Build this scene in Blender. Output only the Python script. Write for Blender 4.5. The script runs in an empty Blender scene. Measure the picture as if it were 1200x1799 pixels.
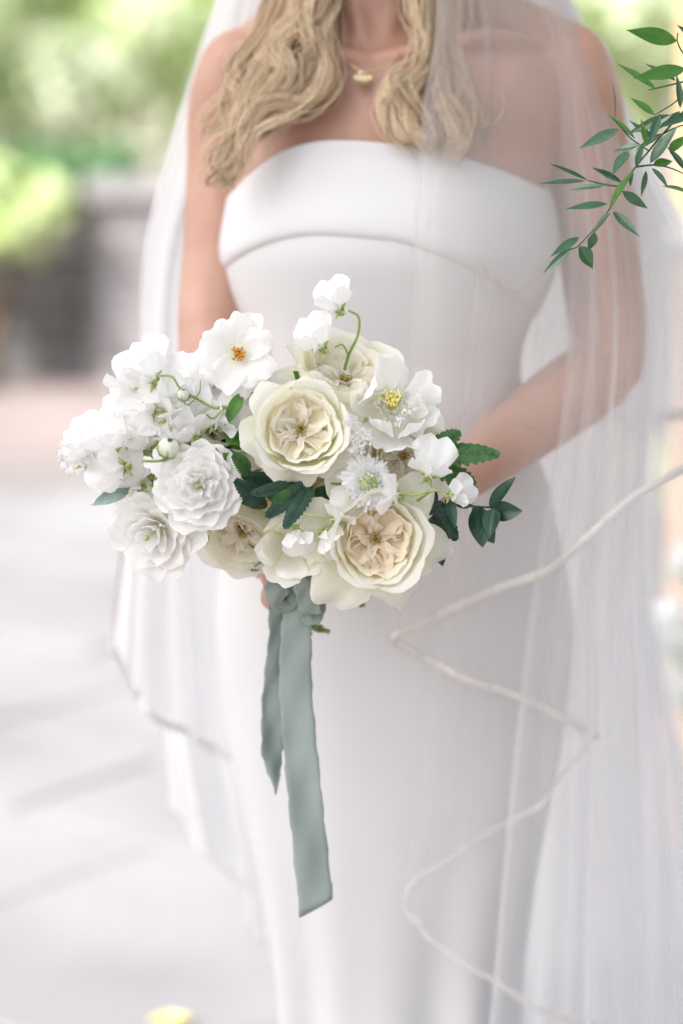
import bpy, math, random
import numpy as np
from mathutils import Vector, Matrix, Quaternion

R = math.radians
PI = math.pi
scene = bpy.context.scene
COL = scene.collection

# ------------------------------------------------------------------ camera
CAM_H, PITCH, LENS, SENS = 1.40, 10.0, 85.0, 36.0
cam_d = bpy.data.cameras.new('camera')
cam_d.sensor_fit = 'VERTICAL'
cam_d.sensor_height = SENS
cam_d.sensor_width = 24.0
cam_d.lens = LENS
cam_d.clip_start = 0.05
cam_d.clip_end = 500
cam_d.dof.use_dof = True
cam_d.dof.focus_distance = 2.24
cam_d.dof.aperture_fstop = 1.9
cam = bpy.data.objects.new('camera', cam_d)
cam.location = (0, 0, CAM_H)
cam.rotation_euler = (R(90 - PITCH), 0, 0)
COL.objects.link(cam)
scene.camera = cam

# ------------------------------------------------------------------ light
SUN_EL, SUN_AZ = 47.0, -120.0        # azimuth from +Y (away from camera), negative = image left
world = bpy.data.worlds.new('World')
scene.world = world
world.use_nodes = True
wn = world.node_tree
wn.nodes.clear()
sky = wn.nodes.new('ShaderNodeTexSky')
sky.sky_type = 'NISHITA'
sky.sun_disc = False
sky.sun_elevation = R(SUN_EL)
sky.sun_rotation = R(SUN_AZ)
sky.air_density = 1.0
sky.dust_density = 3.0
hs = wn.nodes.new('ShaderNodeHueSaturation')
hs.inputs['Saturation'].default_value = 0.32
bg = wn.nodes.new('ShaderNodeBackground')
bg.inputs['Strength'].default_value = 0.15
wo = wn.nodes.new('ShaderNodeOutputWorld')
wn.links.new(sky.outputs[0], hs.inputs['Color'])
wn.links.new(hs.outputs[0], bg.inputs['Color'])
wn.links.new(bg.outputs[0], wo.inputs['Surface'])

sun_d = bpy.data.lights.new('sun', 'SUN')
sun_d.energy = 5.0
sun_d.angle = R(1.2)
sun_d.color = (1.0, 0.97, 0.93)
sun = bpy.data.objects.new('sun', sun_d)
COL.objects.link(sun)
sd = Vector((math.sin(R(SUN_AZ)) * math.cos(R(SUN_EL)), math.cos(R(SUN_AZ)) * math.cos(R(SUN_EL)), math.sin(R(SUN_EL))))
sun.rotation_euler = sd.to_track_quat('Z', 'Y').to_euler()
sun.location = sd * 20

vs = scene.view_settings
vs.view_transform = 'Standard'
vs.look = 'None'
vs.gamma = 1.0
vs.exposure = 1.12
vs.use_curve_mapping = False
scene.render.engine = 'CYCLES'
cy = scene.cycles
cy.use_denoising = True
cy.max_bounces = 12
cy.diffuse_bounces = 8
cy.glossy_bounces = 3
cy.transmission_bounces = 6
cy.transparent_max_bounces = 40
cy.caustics_reflective = False
cy.caustics_refractive = False

# ------------------------------------------------------------------ helpers
CP, SP = math.cos(R(PITCH)), math.sin(R(PITCH))
FWD = np.array([0, CP, -SP]); UPV = np.array([0, SP, CP]); RGT = np.array([1.0, 0, 0])
PXS = SENS / LENS / 1799.0

def W(px, py, Y):
    """a point of the photograph at the world depth Y"""
    d = FWD + (px - 600) * PXS * RGT - (py - 899.5) * PXS * UPV
    return np.array([0, 0, CAM_H]) + d * (Y / d[1])

def crom(pts, n):
    """Catmull-Rom through pts, n samples"""
    P = np.asarray(pts, float)
    if len(P) == 2:
        t = np.linspace(0, 1, n)[:, None]
        return P[0] * (1 - t) + P[1] * t
    Q = np.vstack([2 * P[0] - P[1], P, 2 * P[-1] - P[-2]])
    out = []
    for x in np.linspace(0, len(P) - 1 - 1e-9, n):
        i = int(x); t = x - i
        a, b, c, d = Q[i], Q[i + 1], Q[i + 2], Q[i + 3]
        out.append(0.5 * ((2 * b) + (c - a) * t + (2 * a - 5 * b + 4 * c - d) * t * t + (3 * b - a - 3 * c + d) * t ** 3))
    return np.array(out)

def grid_faces(n, m, off=0, wrap=False):
    """n rows of m verts"""
    F = []
    mm = m if wrap else m - 1
    for i in range(n - 1):
        for j in range(mm):
            a = off + i * m + j; b = off + i * m + (j + 1) % m
            F.append((a, b, b + m, a + m))
    return F

def mesh_obj(name, V, F, mat, parent=None, smooth=True, uv=None, attr=None):
    me = bpy.data.meshes.new(name)
    V = np.asarray(V, float).tolist()
    F = F.tolist() if isinstance(F, np.ndarray) else F
    me.from_pydata(V, [], F)
    me.materials.append(mat)
    if smooth:
        me.polygons.foreach_set('use_smooth', [True] * len(me.polygons))
    if uv is not None:
        l = me.uv_layers.new(name='UVMap')
        vi = np.zeros(len(me.loops), int); me.loops.foreach_get('vertex_index', vi)
        l.data.foreach_set('uv', np.asarray(uv, np.float32)[vi].ravel())
    if attr is not None:
        a = me.attributes.new('tone', 'FLOAT', 'POINT')
        a.data.foreach_set('value', np.asarray(attr, np.float32))
    me.update()
    o = bpy.data.objects.new(name, me)
    COL.objects.link(o)
    if parent: o.parent = parent
    return o

class MB:
    """collects pieces of one mesh"""
    def __init__(s): s.V = []; s.F = []; s.A = []; s.n = 0
    def add(s, V, F, a=0.0):
        V = np.asarray(V, float)
        s.V.append(V); s.F += [tuple(int(i) + s.n for i in f) for f in F]; s.n += len(V)
        s.A.append(np.broadcast_to(np.asarray(a, float), (len(V),)))
    def build(s, name, mat, parent=None, smooth=True):
        return mesh_obj(name, np.vstack(s.V), s.F, mat, parent, smooth, attr=np.concatenate(s.A))

def frames(P):
    P = np.asarray(P, float)
    T = np.gradient(P, axis=0)
    T /= np.linalg.norm(T, axis=1)[:, None] + 1e-12
    a = np.array([0, 0, 1.0]) if abs(T[0][2]) < 0.9 else np.array([1.0, 0, 0])
    N = []
    v = a - T[0] * a.dot(T[0]); v /= np.linalg.norm(v)
    for t in T:
        v = v - t * v.dot(t); v /= np.linalg.norm(v) + 1e-12
        N.append(v.copy())
    N = np.array(N)
    return T, N, np.cross(T, N)

def tube(P, r, k=8, caps=True):
    P = np.asarray(P, float); n = len(P)
    r = np.broadcast_to(np.asarray(r, float), (n,))
    T, N, B = frames(P)
    V = []
    for i in range(n):
        for j in range(k):
            a = 2 * PI * j / k
            V.append(P[i] + r[i] * (math.cos(a) * N[i] + math.sin(a) * B[i]))
    F = grid_faces(n, k, 0, True)
    if caps:
        F.append(tuple(range(k))[::-1]); F.append(tuple((n - 1) * k + j for j in range(k)))
    return np.array(V), F

def box(c, s, rot=0.0, jit=0.0, rng=random):
    V = []
    for z in (-1, 1):
        for y in (-1, 1):
            for x in (-1, 1):
                p = np.array([x * s[0], y * s[1], z * s[2]]) / 2
                p = p * (1 + np.array([rng.uniform(-jit, jit) for _ in range(3)]))
                V.append([c[0] + p[0] * math.cos(rot) - p[1] * math.sin(rot), c[1] + p[0] * math.sin(rot) + p[1] * math.cos(rot), c[2] + p[2]])
    return V, [(0, 2, 3, 1), (4, 5, 7, 6), (0, 1, 5, 4), (2, 6, 7, 3), (0, 4, 6, 2), (1, 3, 7, 5)]

def ellipsoid(c, s, n=10, m=14):
    V = [];
    for i in range(n + 1):
        a = PI * i / n
        for j in range(m):
            b = 2 * PI * j / m
            V.append([c[0] + s[0] * max(math.sin(a), 1e-3) * math.cos(b), c[1] + s[1] * max(math.sin(a), 1e-3) * math.sin(b), c[2] + s[2] * math.cos(a)])
    F = grid_faces(n + 1, m, 0, True)
    F.append(tuple(range(m))[::-1]); F.append(tuple(n * m + j for j in range(m)))
    return V, [f[::-1] for f in F]

def empty(name, loc, label=None, cat=None, group=None):
    o = bpy.data.objects.new(name, None)
    o.empty_display_size = 0.05
    o.location = tuple(map(float, loc))
    COL.objects.link(o)
    tag(o, label, cat, group)
    return o

def tag(o, label=None, cat=None, group=None, kind=None):
    if label: o['label'] = label
    if cat: o['category'] = cat
    if group: o['group'] = group
    if kind: o['kind'] = kind
    return o

# ------------------------------------------------------------------ materials
def nt(name):
    m = bpy.data.materials.new(name)
    m.use_nodes = True
    t = m.node_tree; t.nodes.clear()
    out = t.nodes.new('ShaderNodeOutputMaterial')
    return m, t, out

def N(t, kind, **kw):
    n = t.nodes.new(kind)
    for k, v in kw.items():
        if hasattr(n, k): setattr(n, k, v)
        else: n.inputs[k].default_value = v
    return n

def mixcol(t, fac, a, b):
    m = t.nodes.new('ShaderNodeMix'); m.data_type = 'RGBA'
    for sock, v in ((m.inputs[0], fac), (m.inputs[6], a), (m.inputs[7], b)):
        if isinstance(v, bpy.types.NodeSocket): t.links.new(v, sock)
        elif isinstance(v, (int, float)): sock.default_value = v
        else: sock.default_value = (*v, 1)
    return m.outputs[2]

def ramp(t, src, a, b):
    n = t.nodes.new('ShaderNodeMapRange')
    n.inputs[1].default_value = a; n.inputs[2].default_value = b
    t.links.new(src, n.inputs[0])
    return n.outputs[0]

def noise(t, scale, detail=3, coord='Object', stretch=None):
    tc = t.nodes.new('ShaderNodeTexCoord')
    nz = t.nodes.new('ShaderNodeTexNoise')
    nz.inputs['Scale'].default_value = scale; nz.inputs['Detail'].default_value = detail
    src = tc.outputs[coord]
    if stretch:
        mp = t.nodes.new('ShaderNodeMapping'); mp.inputs['Scale'].default_value = stretch
        t.links.new(src, mp.inputs[0]); src = mp.outputs[0]
    t.links.new(src, nz.inputs['Vector'])
    return nz.outputs['Fac']

def bump(t, src, strength, dist=0.001):
    b = t.nodes.new('ShaderNodeBump')
    b.inputs['Strength'].default_value = strength; b.inputs['Distance'].default_value = dist
    t.links.new(src, b.inputs['Height'])
    return b.outputs[0]

def simple(name, c1, c2, scale=8, rough=0.7, spec=0.3, bmp=0.0, bscale=60, bdist=0.002, metal=0.0, transl=0.0, sss=0.0, stretch=None, lo=.35, hi=.65):
    """principled with a two-tone noise"""
    m, t, out = nt(name)
    col = mixcol(t, ramp(t, noise(t, scale, 4, stretch=stretch), lo, hi), c1, c2)
    p = N(t, 'ShaderNodeBsdfPrincipled')
    p.inputs['Roughness'].default_value = rough
    p.inputs['Specular IOR Level'].default_value = spec
    p.inputs['Metallic'].default_value = metal
    t.links.new(col, p.inputs['Base Color'])
    if sss:
        p.inputs['Subsurface Weight'].default_value = sss
        p.inputs['Subsurface Radius'].default_value = (0.012, 0.005, 0.003)
        p.inputs['Subsurface Scale'].default_value = 1.0
    if bmp:
        t.links.new(bump(t, noise(t, bscale, 4, stretch=stretch), bmp, bdist), p.inputs['Normal'])
    sh = p.outputs[0]
    if transl:
        tr = N(t, 'ShaderNodeBsdfTranslucent'); t.links.new(col, tr.inputs[0])
        mx = N(t, 'ShaderNodeMixShader'); mx.inputs[0].default_value = transl
        t.links.new(sh, mx.inputs[1]); t.links.new(tr.outputs[0], mx.inputs[2]); sh = mx.outputs[0]
    t.links.new(sh, out.inputs[0])
    return m

def petal_mat(name, tip, base, lo=0.0, hi=0.6, transl=0.35, vein=0.45):
    """tip colour fading to the colour at the petal's base (UV v runs base to tip)"""
    m, t, out = nt(name)
    tc = N(t, 'ShaderNodeTexCoord'); sp = N(t, 'ShaderNodeSeparateXYZ')
    t.links.new(tc.outputs['UV'], sp.inputs[0])
    col = mixcol(t, ramp(t, sp.outputs[1], lo, hi), base, tip)
    p = N(t, 'ShaderNodeBsdfPrincipled'); p.inputs['Roughness'].default_value = 0.55
    p.inputs['Specular IOR Level'].default_value = 0.25
    t.links.new(col, p.inputs['Base Color'])
    nz = noise(t, 5.0, 3, 'UV', (9, 1.2, 1))
    t.links.new(bump(t, nz, vein, 0.002), p.inputs['Normal'])
    tr = N(t, 'ShaderNodeBsdfTranslucent'); t.links.new(col, tr.inputs[0])
    mx = N(t, 'ShaderNodeMixShader'); mx.inputs[0].default_value = transl
    t.links.new(p.outputs[0], mx.inputs[1]); t.links.new(tr.outputs[0], mx.inputs[2])
    t.links.new(mx.outputs[0], out.inputs[0])
    return m

def tulle_mat(name, alpha, col=(0.93, 0.92, 0.93)):
    """sheer net: thread cover grows with the slant at which the net is crossed"""
    m, t, out = nt(name)
    lw = N(t, 'ShaderNodeLayerWeight'); lw.inputs[0].default_value = 0.5
    inv = N(t, 'ShaderNodeMath', operation='SUBTRACT'); inv.inputs[0].default_value = 1.0
    t.links.new(lw.outputs['Facing'], inv.inputs[1])           # cos
    mxm = N(t, 'ShaderNodeMath', operation='MAXIMUM'); mxm.inputs[1].default_value = 0.36
    t.links.new(inv.outputs[0], mxm.inputs[0])
    dv = N(t, 'ShaderNodeMath', operation='DIVIDE'); dv.inputs[0].default_value = 1.0
    t.links.new(mxm.outputs[0], dv.inputs[1])
    pw = N(t, 'ShaderNodeMath', operation='POWER'); pw.inputs[0].default_value = 1 - alpha
    t.links.new(dv.outputs[0], pw.inputs[1])                   # (1-a)^(1/cos) = transparency
    d = N(t, 'ShaderNodeBsdfDiffuse'); d.inputs[0].default_value = (*col, 1)
    tr = N(t, 'ShaderNodeBsdfTranslucent'); tr.inputs[0].default_value = (*col, 1)
    mix = N(t, 'ShaderNodeMixShader'); mix.inputs[0].default_value = 0.5
    t.links.new(d.outputs[0], mix.inputs[1]); t.links.new(tr.outputs[0], mix.inputs[2])
    tp = N(t, 'ShaderNodeBsdfTransparent')
    fin = N(t, 'ShaderNodeMixShader')
    t.links.new(pw.outputs[0], fin.inputs[0]); t.links.new(mix.outputs[0], fin.inputs[1]); t.links.new(tp.outputs[0], fin.inputs[2])
    t.links.new(fin.outputs[0], out.inputs[0])
    return m

def hair_mat():
    m, t, out = nt('hair')
    at = N(t, 'ShaderNodeAttribute', attribute_name='tone')
    cr = N(t, 'ShaderNodeValToRGB')
    e = cr.color_ramp.elements
    e[0].color = (0.20, 0.125, 0.075, 1); e[1].color = (0.89, 0.73, 0.52, 1)
    k = cr.color_ramp.elements.new(0.5); k.color = (0.50, 0.345, 0.21, 1)
    t.links.new(at.outputs['Fac'], cr.inputs[0])
    p = N(t, 'ShaderNodeBsdfPrincipled'); p.inputs['Roughness'].default_value = 0.38
    p.inputs['Specular IOR Level'].default_value = 0.4
    t.links.new(cr.outputs[0], p.inputs['Base Color'])
    t.links.new(p.outputs[0], out.inputs[0])
    return m

M = {}
M['skin'] = simple('skin', (0.43, 0.24, 0.172), (0.55, 0.335, 0.255), 9, 0.45, 0.4, 0.06, 300, 0.0006, sss=0.25)
M['hair'] = hair_mat()
M['gown'] = simple('ivory_crepe', (0.64, 0.628, 0.635), (0.67, 0.66, 0.665), 3, 0.5, 0.25, 0.12, 900, 0.0004)
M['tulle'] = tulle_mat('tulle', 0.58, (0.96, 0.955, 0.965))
M['tulle_fine_shaded'] = tulle_mat('tulle_fine_shaded', 0.10, (0.80, 0.775, 0.775))  # greyer net: shade on the long front layers is put into the colour
M['tulle_short_shaded'] = tulle_mat('tulle_short_shaded', 0.15, (0.80, 0.775, 0.775))  # greyed like the long tier, colour standing in for shade in front
M['tulle_veil'] = tulle_mat('tulle_light', 0.13)
M['tulle_left'] = tulle_mat('tulle_gathered', 0.70, (0.96, 0.955, 0.965))
M['satin'] = simple('satin_edging', (0.85, 0.815, 0.775), (0.89, 0.865, 0.83), 30, 0.32, 0.5, transl=0.3)
M['organza'] = tulle_mat('sheer_edging', 0.42, (0.93, 0.91, 0.89))
M['gold'] = simple('gold', (0.78, 0.64, 0.36), (0.86, 0.74, 0.48), 60, 0.28, 0.5, metal=1.0)
M['velvet'] = simple('sage_velvet', (0.265, 0.315, 0.295), (0.30, 0.35, 0.328), 25, 0.85, 0.15, 0.35, 700, 0.0006)
M['white'] = petal_mat('white_petal', (0.945, 0.935, 0.92), (0.90, 0.91, 0.77), 0.0, 0.4, 0.42)
M['cream'] = petal_mat('cream_petal', (0.93, 0.915, 0.865), (0.89, 0.88, 0.60), 0.1, 0.95, 0.48)
M['cream_in'] = petal_mat('buttery_petal', (0.95, 0.92, 0.83), (0.94, 0.85, 0.58), 0.05, 0.8, 0.42)
M['blush_in'] = petal_mat('apricot_petal', (0.95, 0.88, 0.74), (0.93, 0.78, 0.52), 0.0, 0.8, 0.42)
M['pea'] = petal_mat('sweet_pea_petal', (0.945, 0.935, 0.93), (0.90, 0.91, 0.80), 0.0, 0.25, 0.42, 0.4)
M['stamen'] = simple('brown_stamen', (0.30, 0.20, 0.04), (0.50, 0.36, 0.08), 400, 0.7)
M['orange'] = simple('orange_stamen', (0.55, 0.19, 0.02), (0.75, 0.36, 0.05), 400, 0.7)
M['yellow'] = simple('yellow_stamen', (0.80, 0.70, 0.10), (0.85, 0.80, 0.35), 300, 0.7)
M['calyx'] = simple('pale_green_calyx', (0.36, 0.46, 0.13), (0.48, 0.56, 0.24), 150, 0.6, transl=0.2)
M['stemg'] = simple('green_stem', (0.17, 0.26, 0.06), (0.27, 0.36, 0.11), 90, 0.55)
M['dark_leaf'] = simple('ruscus_leaf', (0.012, 0.045, 0.028), (0.022, 0.07, 0.04), 90, 0.33, 0.5, 0.1, 300)
M['fern'] = simple('fern_green', (0.035, 0.115, 0.03), (0.07, 0.19, 0.05), 100, 0.5, 0.4, 0.15, 400, transl=0.2)
M['bright_leaf'] = simple('fresh_leaf', (0.07, 0.19, 0.03), (0.11, 0.26, 0.05), 100, 0.45, 0.4, transl=0.25)
M['dusty'] = simple('dusty_leaf', (0.22, 0.31, 0.27), (0.34, 0.42, 0.38), 100, 0.8)
M['vine_leaf'] = simple('vine_leaf', (0.03, 0.10, 0.045), (0.05, 0.15, 0.06), 60, 0.22, 1.0, 0.08, 200, transl=0.22)
M['vine_bright'] = simple('vine_leaf_fresh', (0.06, 0.19, 0.03), (0.09, 0.25, 0.04), 60, 0.32, 0.6, 0.08, 200, transl=0.35)
M['hedge'] = simple('shrub_leaf', (0.44, 0.57, 0.18), (0.76, 0.82, 0.54), 3.5, 0.5, 0.4, transl=0.4, lo=.40, hi=.60)  # lightened green, carrying part of the sun's brightness in its colour
M['hedge_pale'] = simple('pale_shrub_leaf', (0.46, 0.59, 0.22), (0.84, 0.87, 0.72), 3.5, 0.5, 0.4, transl=0.45, lo=.40, hi=.55)  # lifted well past leaf green; sun glare is put into the colour
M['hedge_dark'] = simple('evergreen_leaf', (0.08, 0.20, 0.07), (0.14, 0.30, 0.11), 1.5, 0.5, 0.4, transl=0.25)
M['bark'] = simple('bark', (0.10, 0.07, 0.05), (0.18, 0.14, 0.10), 12, 0.9)
M['stone'] = simple('wall_stone', (0.13, 0.127, 0.122), (0.24, 0.228, 0.225), 3.0, 0.85, 0.2, 0.5, 18, 0.02)  # dark tone holds the shade under the overhanging shrubs, which cast none
M['cap'] = simple('cap_stone', (0.28, 0.265, 0.265), (0.38, 0.36, 0.365), 4.0, 0.85, 0.2, 0.4, 20, 0.01)
M['mortar'] = simple('mortar', (0.10, 0.095, 0.09), (0.15, 0.14, 0.135), 6.0, 0.95)
M['flag'] = simple('flagstone', (0.165, 0.158, 0.165), (0.24, 0.236, 0.247), 0.9, 0.75, 0.25, 0.3, 25, 0.006)
M['joint'] = simple('joint_sand', (0.155, 0.14, 0.135), (0.20, 0.185, 0.18), 3.0, 0.95)
M['soil'] = simple('packed_earth', (0.18, 0.145, 0.138), (0.26, 0.215, 0.208), 1.2, 0.95, 0.1, 0.4, 20, 0.01)
M['wood'] = simple('cedar_post', (0.50, 0.29, 0.16), (0.62, 0.40, 0.24), 4.0, 0.7, 0.3, 0.3, 30, 0.003, stretch=(6, 6, 0.5))
M['fallen'] = simple('fallen_petal', (0.62, 0.52, 0.16), (0.75, 0.68, 0.36), 20, 0.7, transl=0.3)

# ------------------------------------------------------------------ setting: ground, paving
def plane(name, x0, x1, y0, y1, z, mat, parent=None):
    return mesh_obj(name, [(x0, y0, z), (x1, y0, z), (x1, y1, z), (x0, y1, z)], [(0, 1, 2, 3)], mat, parent, False)

tag(plane('ground', -150, 150, -60, 300, 0.0, M['soil']), kind='structure')
paving = tag(plane('paving', -7, 7, -4, 8.9, 0.033, M['joint']), kind='structure')
rng = random.Random(3)
ca, sa = math.cos(R(-38)), math.sin(R(-38))
def slab(u0, u1, v0, v1):
    g = 0.006
    us, vs_ = (u0 + g, u1 - g), (v0 + g, v1 - g)
    c = [(us[0], vs_[0]), (us[1], vs_[0]), (us[1], vs_[1]), (us[0], vs_[1])]
    c = [(a + rng.uniform(-.012, .012), b + rng.uniform(-.012, .012)) for a, b in c]
    P = [(a * ca - b * sa, a * sa + b * ca + 4.5) for a, b in c]
    if max(p[1] for p in P) > 8.95 or min(p[1] for p in P) < 2.6 or min(p[0] for p in P) < -3.6 or max(p[0] for p in P) > 3.6: return
    zt = 0.040 + rng.uniform(-.003, .004)
    cx = sum(p[0] for p in P) / 4; cyy = sum(p[1] for p in P) / 4
    V = [(x, y, 0.0) for x, y in P] + [(x, y, zt - .006) for x, y in P] + [(cx + (x - cx) * .98, cyy + (y - cyy) * .98, zt) for x, y in P]
    F = [(8, 9, 10, 11)]
    for k in (0, 4):
        for i in range(4): F.append((k + i, k + (i + 1) % 4, k + 4 + (i + 1) % 4, k + 4 + i))
    mesh_obj('flagstone', V, F, M['flag'], paving, False)
v = -6.0
while v < 6.5:
    h = rng.choice((0.42, 0.6, 0.78))
    u = -6.5 + rng.uniform(0, .5)
    while u < 6.5:
        w = rng.choice((0.5, 0.72, 0.95, 1.2))
        slab(u, u + w, v, v + h); u += w
    v += h

# ------------------------------------------------------------------ setting: stone wall and pier
def stone_block(c, s, rot, rg):
    V, F = box(c, s, rot, 0.10, rg)
    return V, F
WALLY = 11.6
wall = tag(mesh_obj('stone_wall', *box((-2.9, WALLY + .3, .34), (3.7, .36, .68)), M['mortar'], None, False),
           'low dark stone wall under the overhanging shrubs', 'wall')
rg = random.Random(8)
z = 0.0
while z < 0.62:
    h = rg.uniform(.15, .22); x = -4.7 + rg.uniform(0, .2)
    while x < -1.1:
        w = rg.uniform(.22, .5)
        V, F = stone_block((x + w / 2, WALLY + .16, z + h / 2), (w - .015, .26 + rg.uniform(-.05, .05), h - .012), 0, rg)
        mesh_obj('stone', V, F, M['stone'], wall, False); x += w
    z += h
pier = tag(mesh_obj('stone_pier', *box((-.55, WALLY + .1, .43), (1.05, .7, .86)), M['mortar'], None, False),
           'pale grey stone pier with a flat cap at the end of the wall', 'pier')
z = 0.0
while z < 0.8:
    h = .17; x = -1.12
    while x < -.05:
        w = rg.uniform(.22, .42); w = min(w, .05 - x)
        V, F = stone_block((x + w / 2, WALLY - .27, z + h / 2), (w - .012, .14, h - .01), 0, rg)
        mesh_obj('stone', V, F, M['cap'], pier, False); x += w
    V, F = stone_block((-1.12, WALLY + .1, z + h / 2), (.12, .6, h - .01), 0, rg)
    mesh_obj('stone', V, F, M['cap'], pier, False)
    z += h
mesh_obj('cap', *box((-.53, WALLY + .08, .93), (1.32, .95, .10)), M['cap'], pier, False)

# ------------------------------------------------------------------ shrubs
def shrub(name, c, rad, n, leaf, mat, label, seed, cat='shrub', group=None, mix=None):
    rs = np.random.RandomState(seed)
    root = empty(name, (c[0], c[1], 0), label, cat, group)
    # clumps inside the crown
    nc = 26
    cl = rs.normal(size=(nc, 3)); cl /= np.linalg.norm(cl, axis=1)[:, None]
    cl *= rs.uniform(.35, .85, (nc, 1)) * np.array(rad)
    idx = rs.randint(0, nc, n)
    d = rs.normal(size=(n, 3)); d /= np.linalg.norm(d, axis=1)[:, None]
    P = cl[idx] + d * (rs.uniform(.3, 1, (n, 1)) ** .5) * np.mean(rad) * .36
    P[:, 2] += c[2]
    nrm = d + rs.normal(size=(n, 3)) * .5 + np.array([-.15, -.3, .6])
    nrm /= np.linalg.norm(nrm, axis=1)[:, None]
    ax = np.cross(nrm, rs.normal(size=(n, 3))); ax /= np.linalg.norm(ax, axis=1)[:, None]
    bx = np.cross(nrm, ax)
    L = leaf * rs.uniform(.6, 1.25, (n, 1))
    V = np.stack([P - ax * L * .5, P + bx * L * .3 - nrm * L * .06 - ax * L * .05, P + ax * L * .55 - nrm * L * .12, P - bx * L * .3 - nrm * L * .06 - ax * L * .05], 1).reshape(-1, 3)
    F = np.arange(n * 4).reshape(n, 4)
    o = mesh_obj('foliage', V, F, mat, root, True); tag(o, kind='stuff')
    b = MB()
    for k in range(6):
        t = cl[rs.randint(nc)] * .8 + np.array([0, 0, c[2]])
        pts = crom([(rs.uniform(-.06, .06), rs.uniform(-.06, .06), 0), t * np.array([.35, .35, .5]), t], 8)
        b.add(*tube(pts, np.linspace(.03, .008, 8), 6))
    b.build('stem', M['bark'], root)
    return root

# spilling over the wall, left of the bride
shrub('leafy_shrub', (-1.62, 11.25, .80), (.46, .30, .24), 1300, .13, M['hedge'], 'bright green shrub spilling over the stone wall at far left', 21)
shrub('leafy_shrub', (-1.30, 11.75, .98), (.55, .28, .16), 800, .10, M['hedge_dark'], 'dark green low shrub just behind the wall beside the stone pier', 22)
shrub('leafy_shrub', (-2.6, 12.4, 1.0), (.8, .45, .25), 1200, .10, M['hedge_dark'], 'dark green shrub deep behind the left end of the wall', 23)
# pale bank behind
lab = ['tall pale green shrub filling the far upper left corner', 'tall pale green shrub behind the wall, next to the bride\'s veil on the left',
       'tall pale green shrub hidden behind the bride\'s shoulders', 'tall pale green shrub behind the bride\'s veiled arm on the right',
       'tall pale green shrub filling the far upper right corner']
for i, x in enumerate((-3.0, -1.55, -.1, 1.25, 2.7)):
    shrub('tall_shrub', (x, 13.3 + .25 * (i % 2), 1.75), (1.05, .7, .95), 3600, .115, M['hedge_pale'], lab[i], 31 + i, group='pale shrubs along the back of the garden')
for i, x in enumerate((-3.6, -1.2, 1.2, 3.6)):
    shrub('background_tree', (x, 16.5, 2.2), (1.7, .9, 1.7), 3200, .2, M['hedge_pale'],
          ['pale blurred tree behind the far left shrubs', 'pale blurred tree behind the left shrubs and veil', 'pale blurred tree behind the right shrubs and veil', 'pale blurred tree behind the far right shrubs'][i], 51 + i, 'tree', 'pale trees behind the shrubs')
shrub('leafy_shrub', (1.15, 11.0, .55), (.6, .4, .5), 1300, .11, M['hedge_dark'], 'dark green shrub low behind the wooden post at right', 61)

# tree added outside the view to keep the sun off the bride
def added_shade_tree(c, rad, n, leaf, seed):
    root = shrub('added_shade_tree', c, rad, n, leaf, M['hedge_dark'], 'tree added out of view at the left, its crown shading the bride', seed, 'tree')
    for ch in root.children:
        if ch.name.startswith('stem'): bpy.data.objects.remove(ch)
    b = MB(); b.add(*tube(crom([(-.3, .2, 0), (-.25, .2, 1.5), (-.1, .1, 3.2), (0, 0, c[2])], 14), np.linspace(.14, .05, 14), 10)); b.build('trunk', M['bark'], root)
    return root
TC = Vector((-.02, 2.58, .98)) + sd * 5.2
added_shade_tree((TC.x, TC.y, TC.z), (.95, .95, .95), 14000, .14, 81)

# dense greenery added just right of the view to cut skylight on that side
shrub('sky_screen_foliage', (1.15, 2.2, 1.72), (.36, .80, .50), 4500, .075, M['hedge_dark'], 'dense leafy mass added out of view at the right, screening skylight', 83, 'arch')

# ------------------------------------------------------------------ person
BRIDE = np.array([W(690, 900, 2.6)[0], 2.62, 0.0])
person = empty('person', BRIDE, 'bride in a white strapless gown and long tulle veil holding a bouquet', 'person')
def loc(V): return np.asarray(V, float) - BRIDE

YC = 2.60
# py, left px, right px, front depth, back depth
GOWN = [(270, 406, 950, .098, .095), (320, 404, 962, .108, .10), (370, 399, 972, .120, .10), (435, 391, 978, .126, .10), (500, 403, 960, .117, .10), (560, 422, 935, .108, .095),
        (640, 432, 915, .100, .09), (760, 418, 935, .105, .10), (900, 395, 975, .112, .12), (1050, 380, 1003, .115, .13),
        (1150, 382, 1005, .115, .13), (1300, 402, 985, .112, .12), (1450, 432, 955, .110, .115), (1600, 462, 925, .105, .11),
        (1750, 482, 905, .100, .11), (1950, 488, 905, .105, .12), (2150, 460, 940, .15, .18), (2302, 400, 1010, .22, .30)]
def sect(row, Yc=YC):
    py, xl, xr, bf, bb = row
    a = W(xl, py, Yc); b = W(xr, py, Yc)
    return a[2], (a[0] + b[0]) / 2, (b[0] - a[0]) / 2, bf, bb
GS = np.array([sect(r) for r in GOWN])       # z, xc, a, bf, bb (z falling)
def gown_at(z):
    zz = GS[::-1, 0]
    # smooth interpolation through a resampled Catmull-Rom table
    return [np.interp(z, GT[::-1, 0], GT[::-1, k]) for k in range(1, 5)]
GT = crom(GS, 200)
def ring_point(th, z, off=0.0):
    xc, a, bf, bb = gown_at(z)
    c, s = math.cos(th), math.sin(th)         # s<0 = front (towards camera)
    n = 2.25
    ex = math.copysign(abs(c) ** (2 / n), c); ey = math.copysign(abs(s) ** (2 / n), s)
    b = bf if s < 0 else bb
    return np.array([xc + (a + off) * ex, YC + (b + off) * ey, z])

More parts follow.
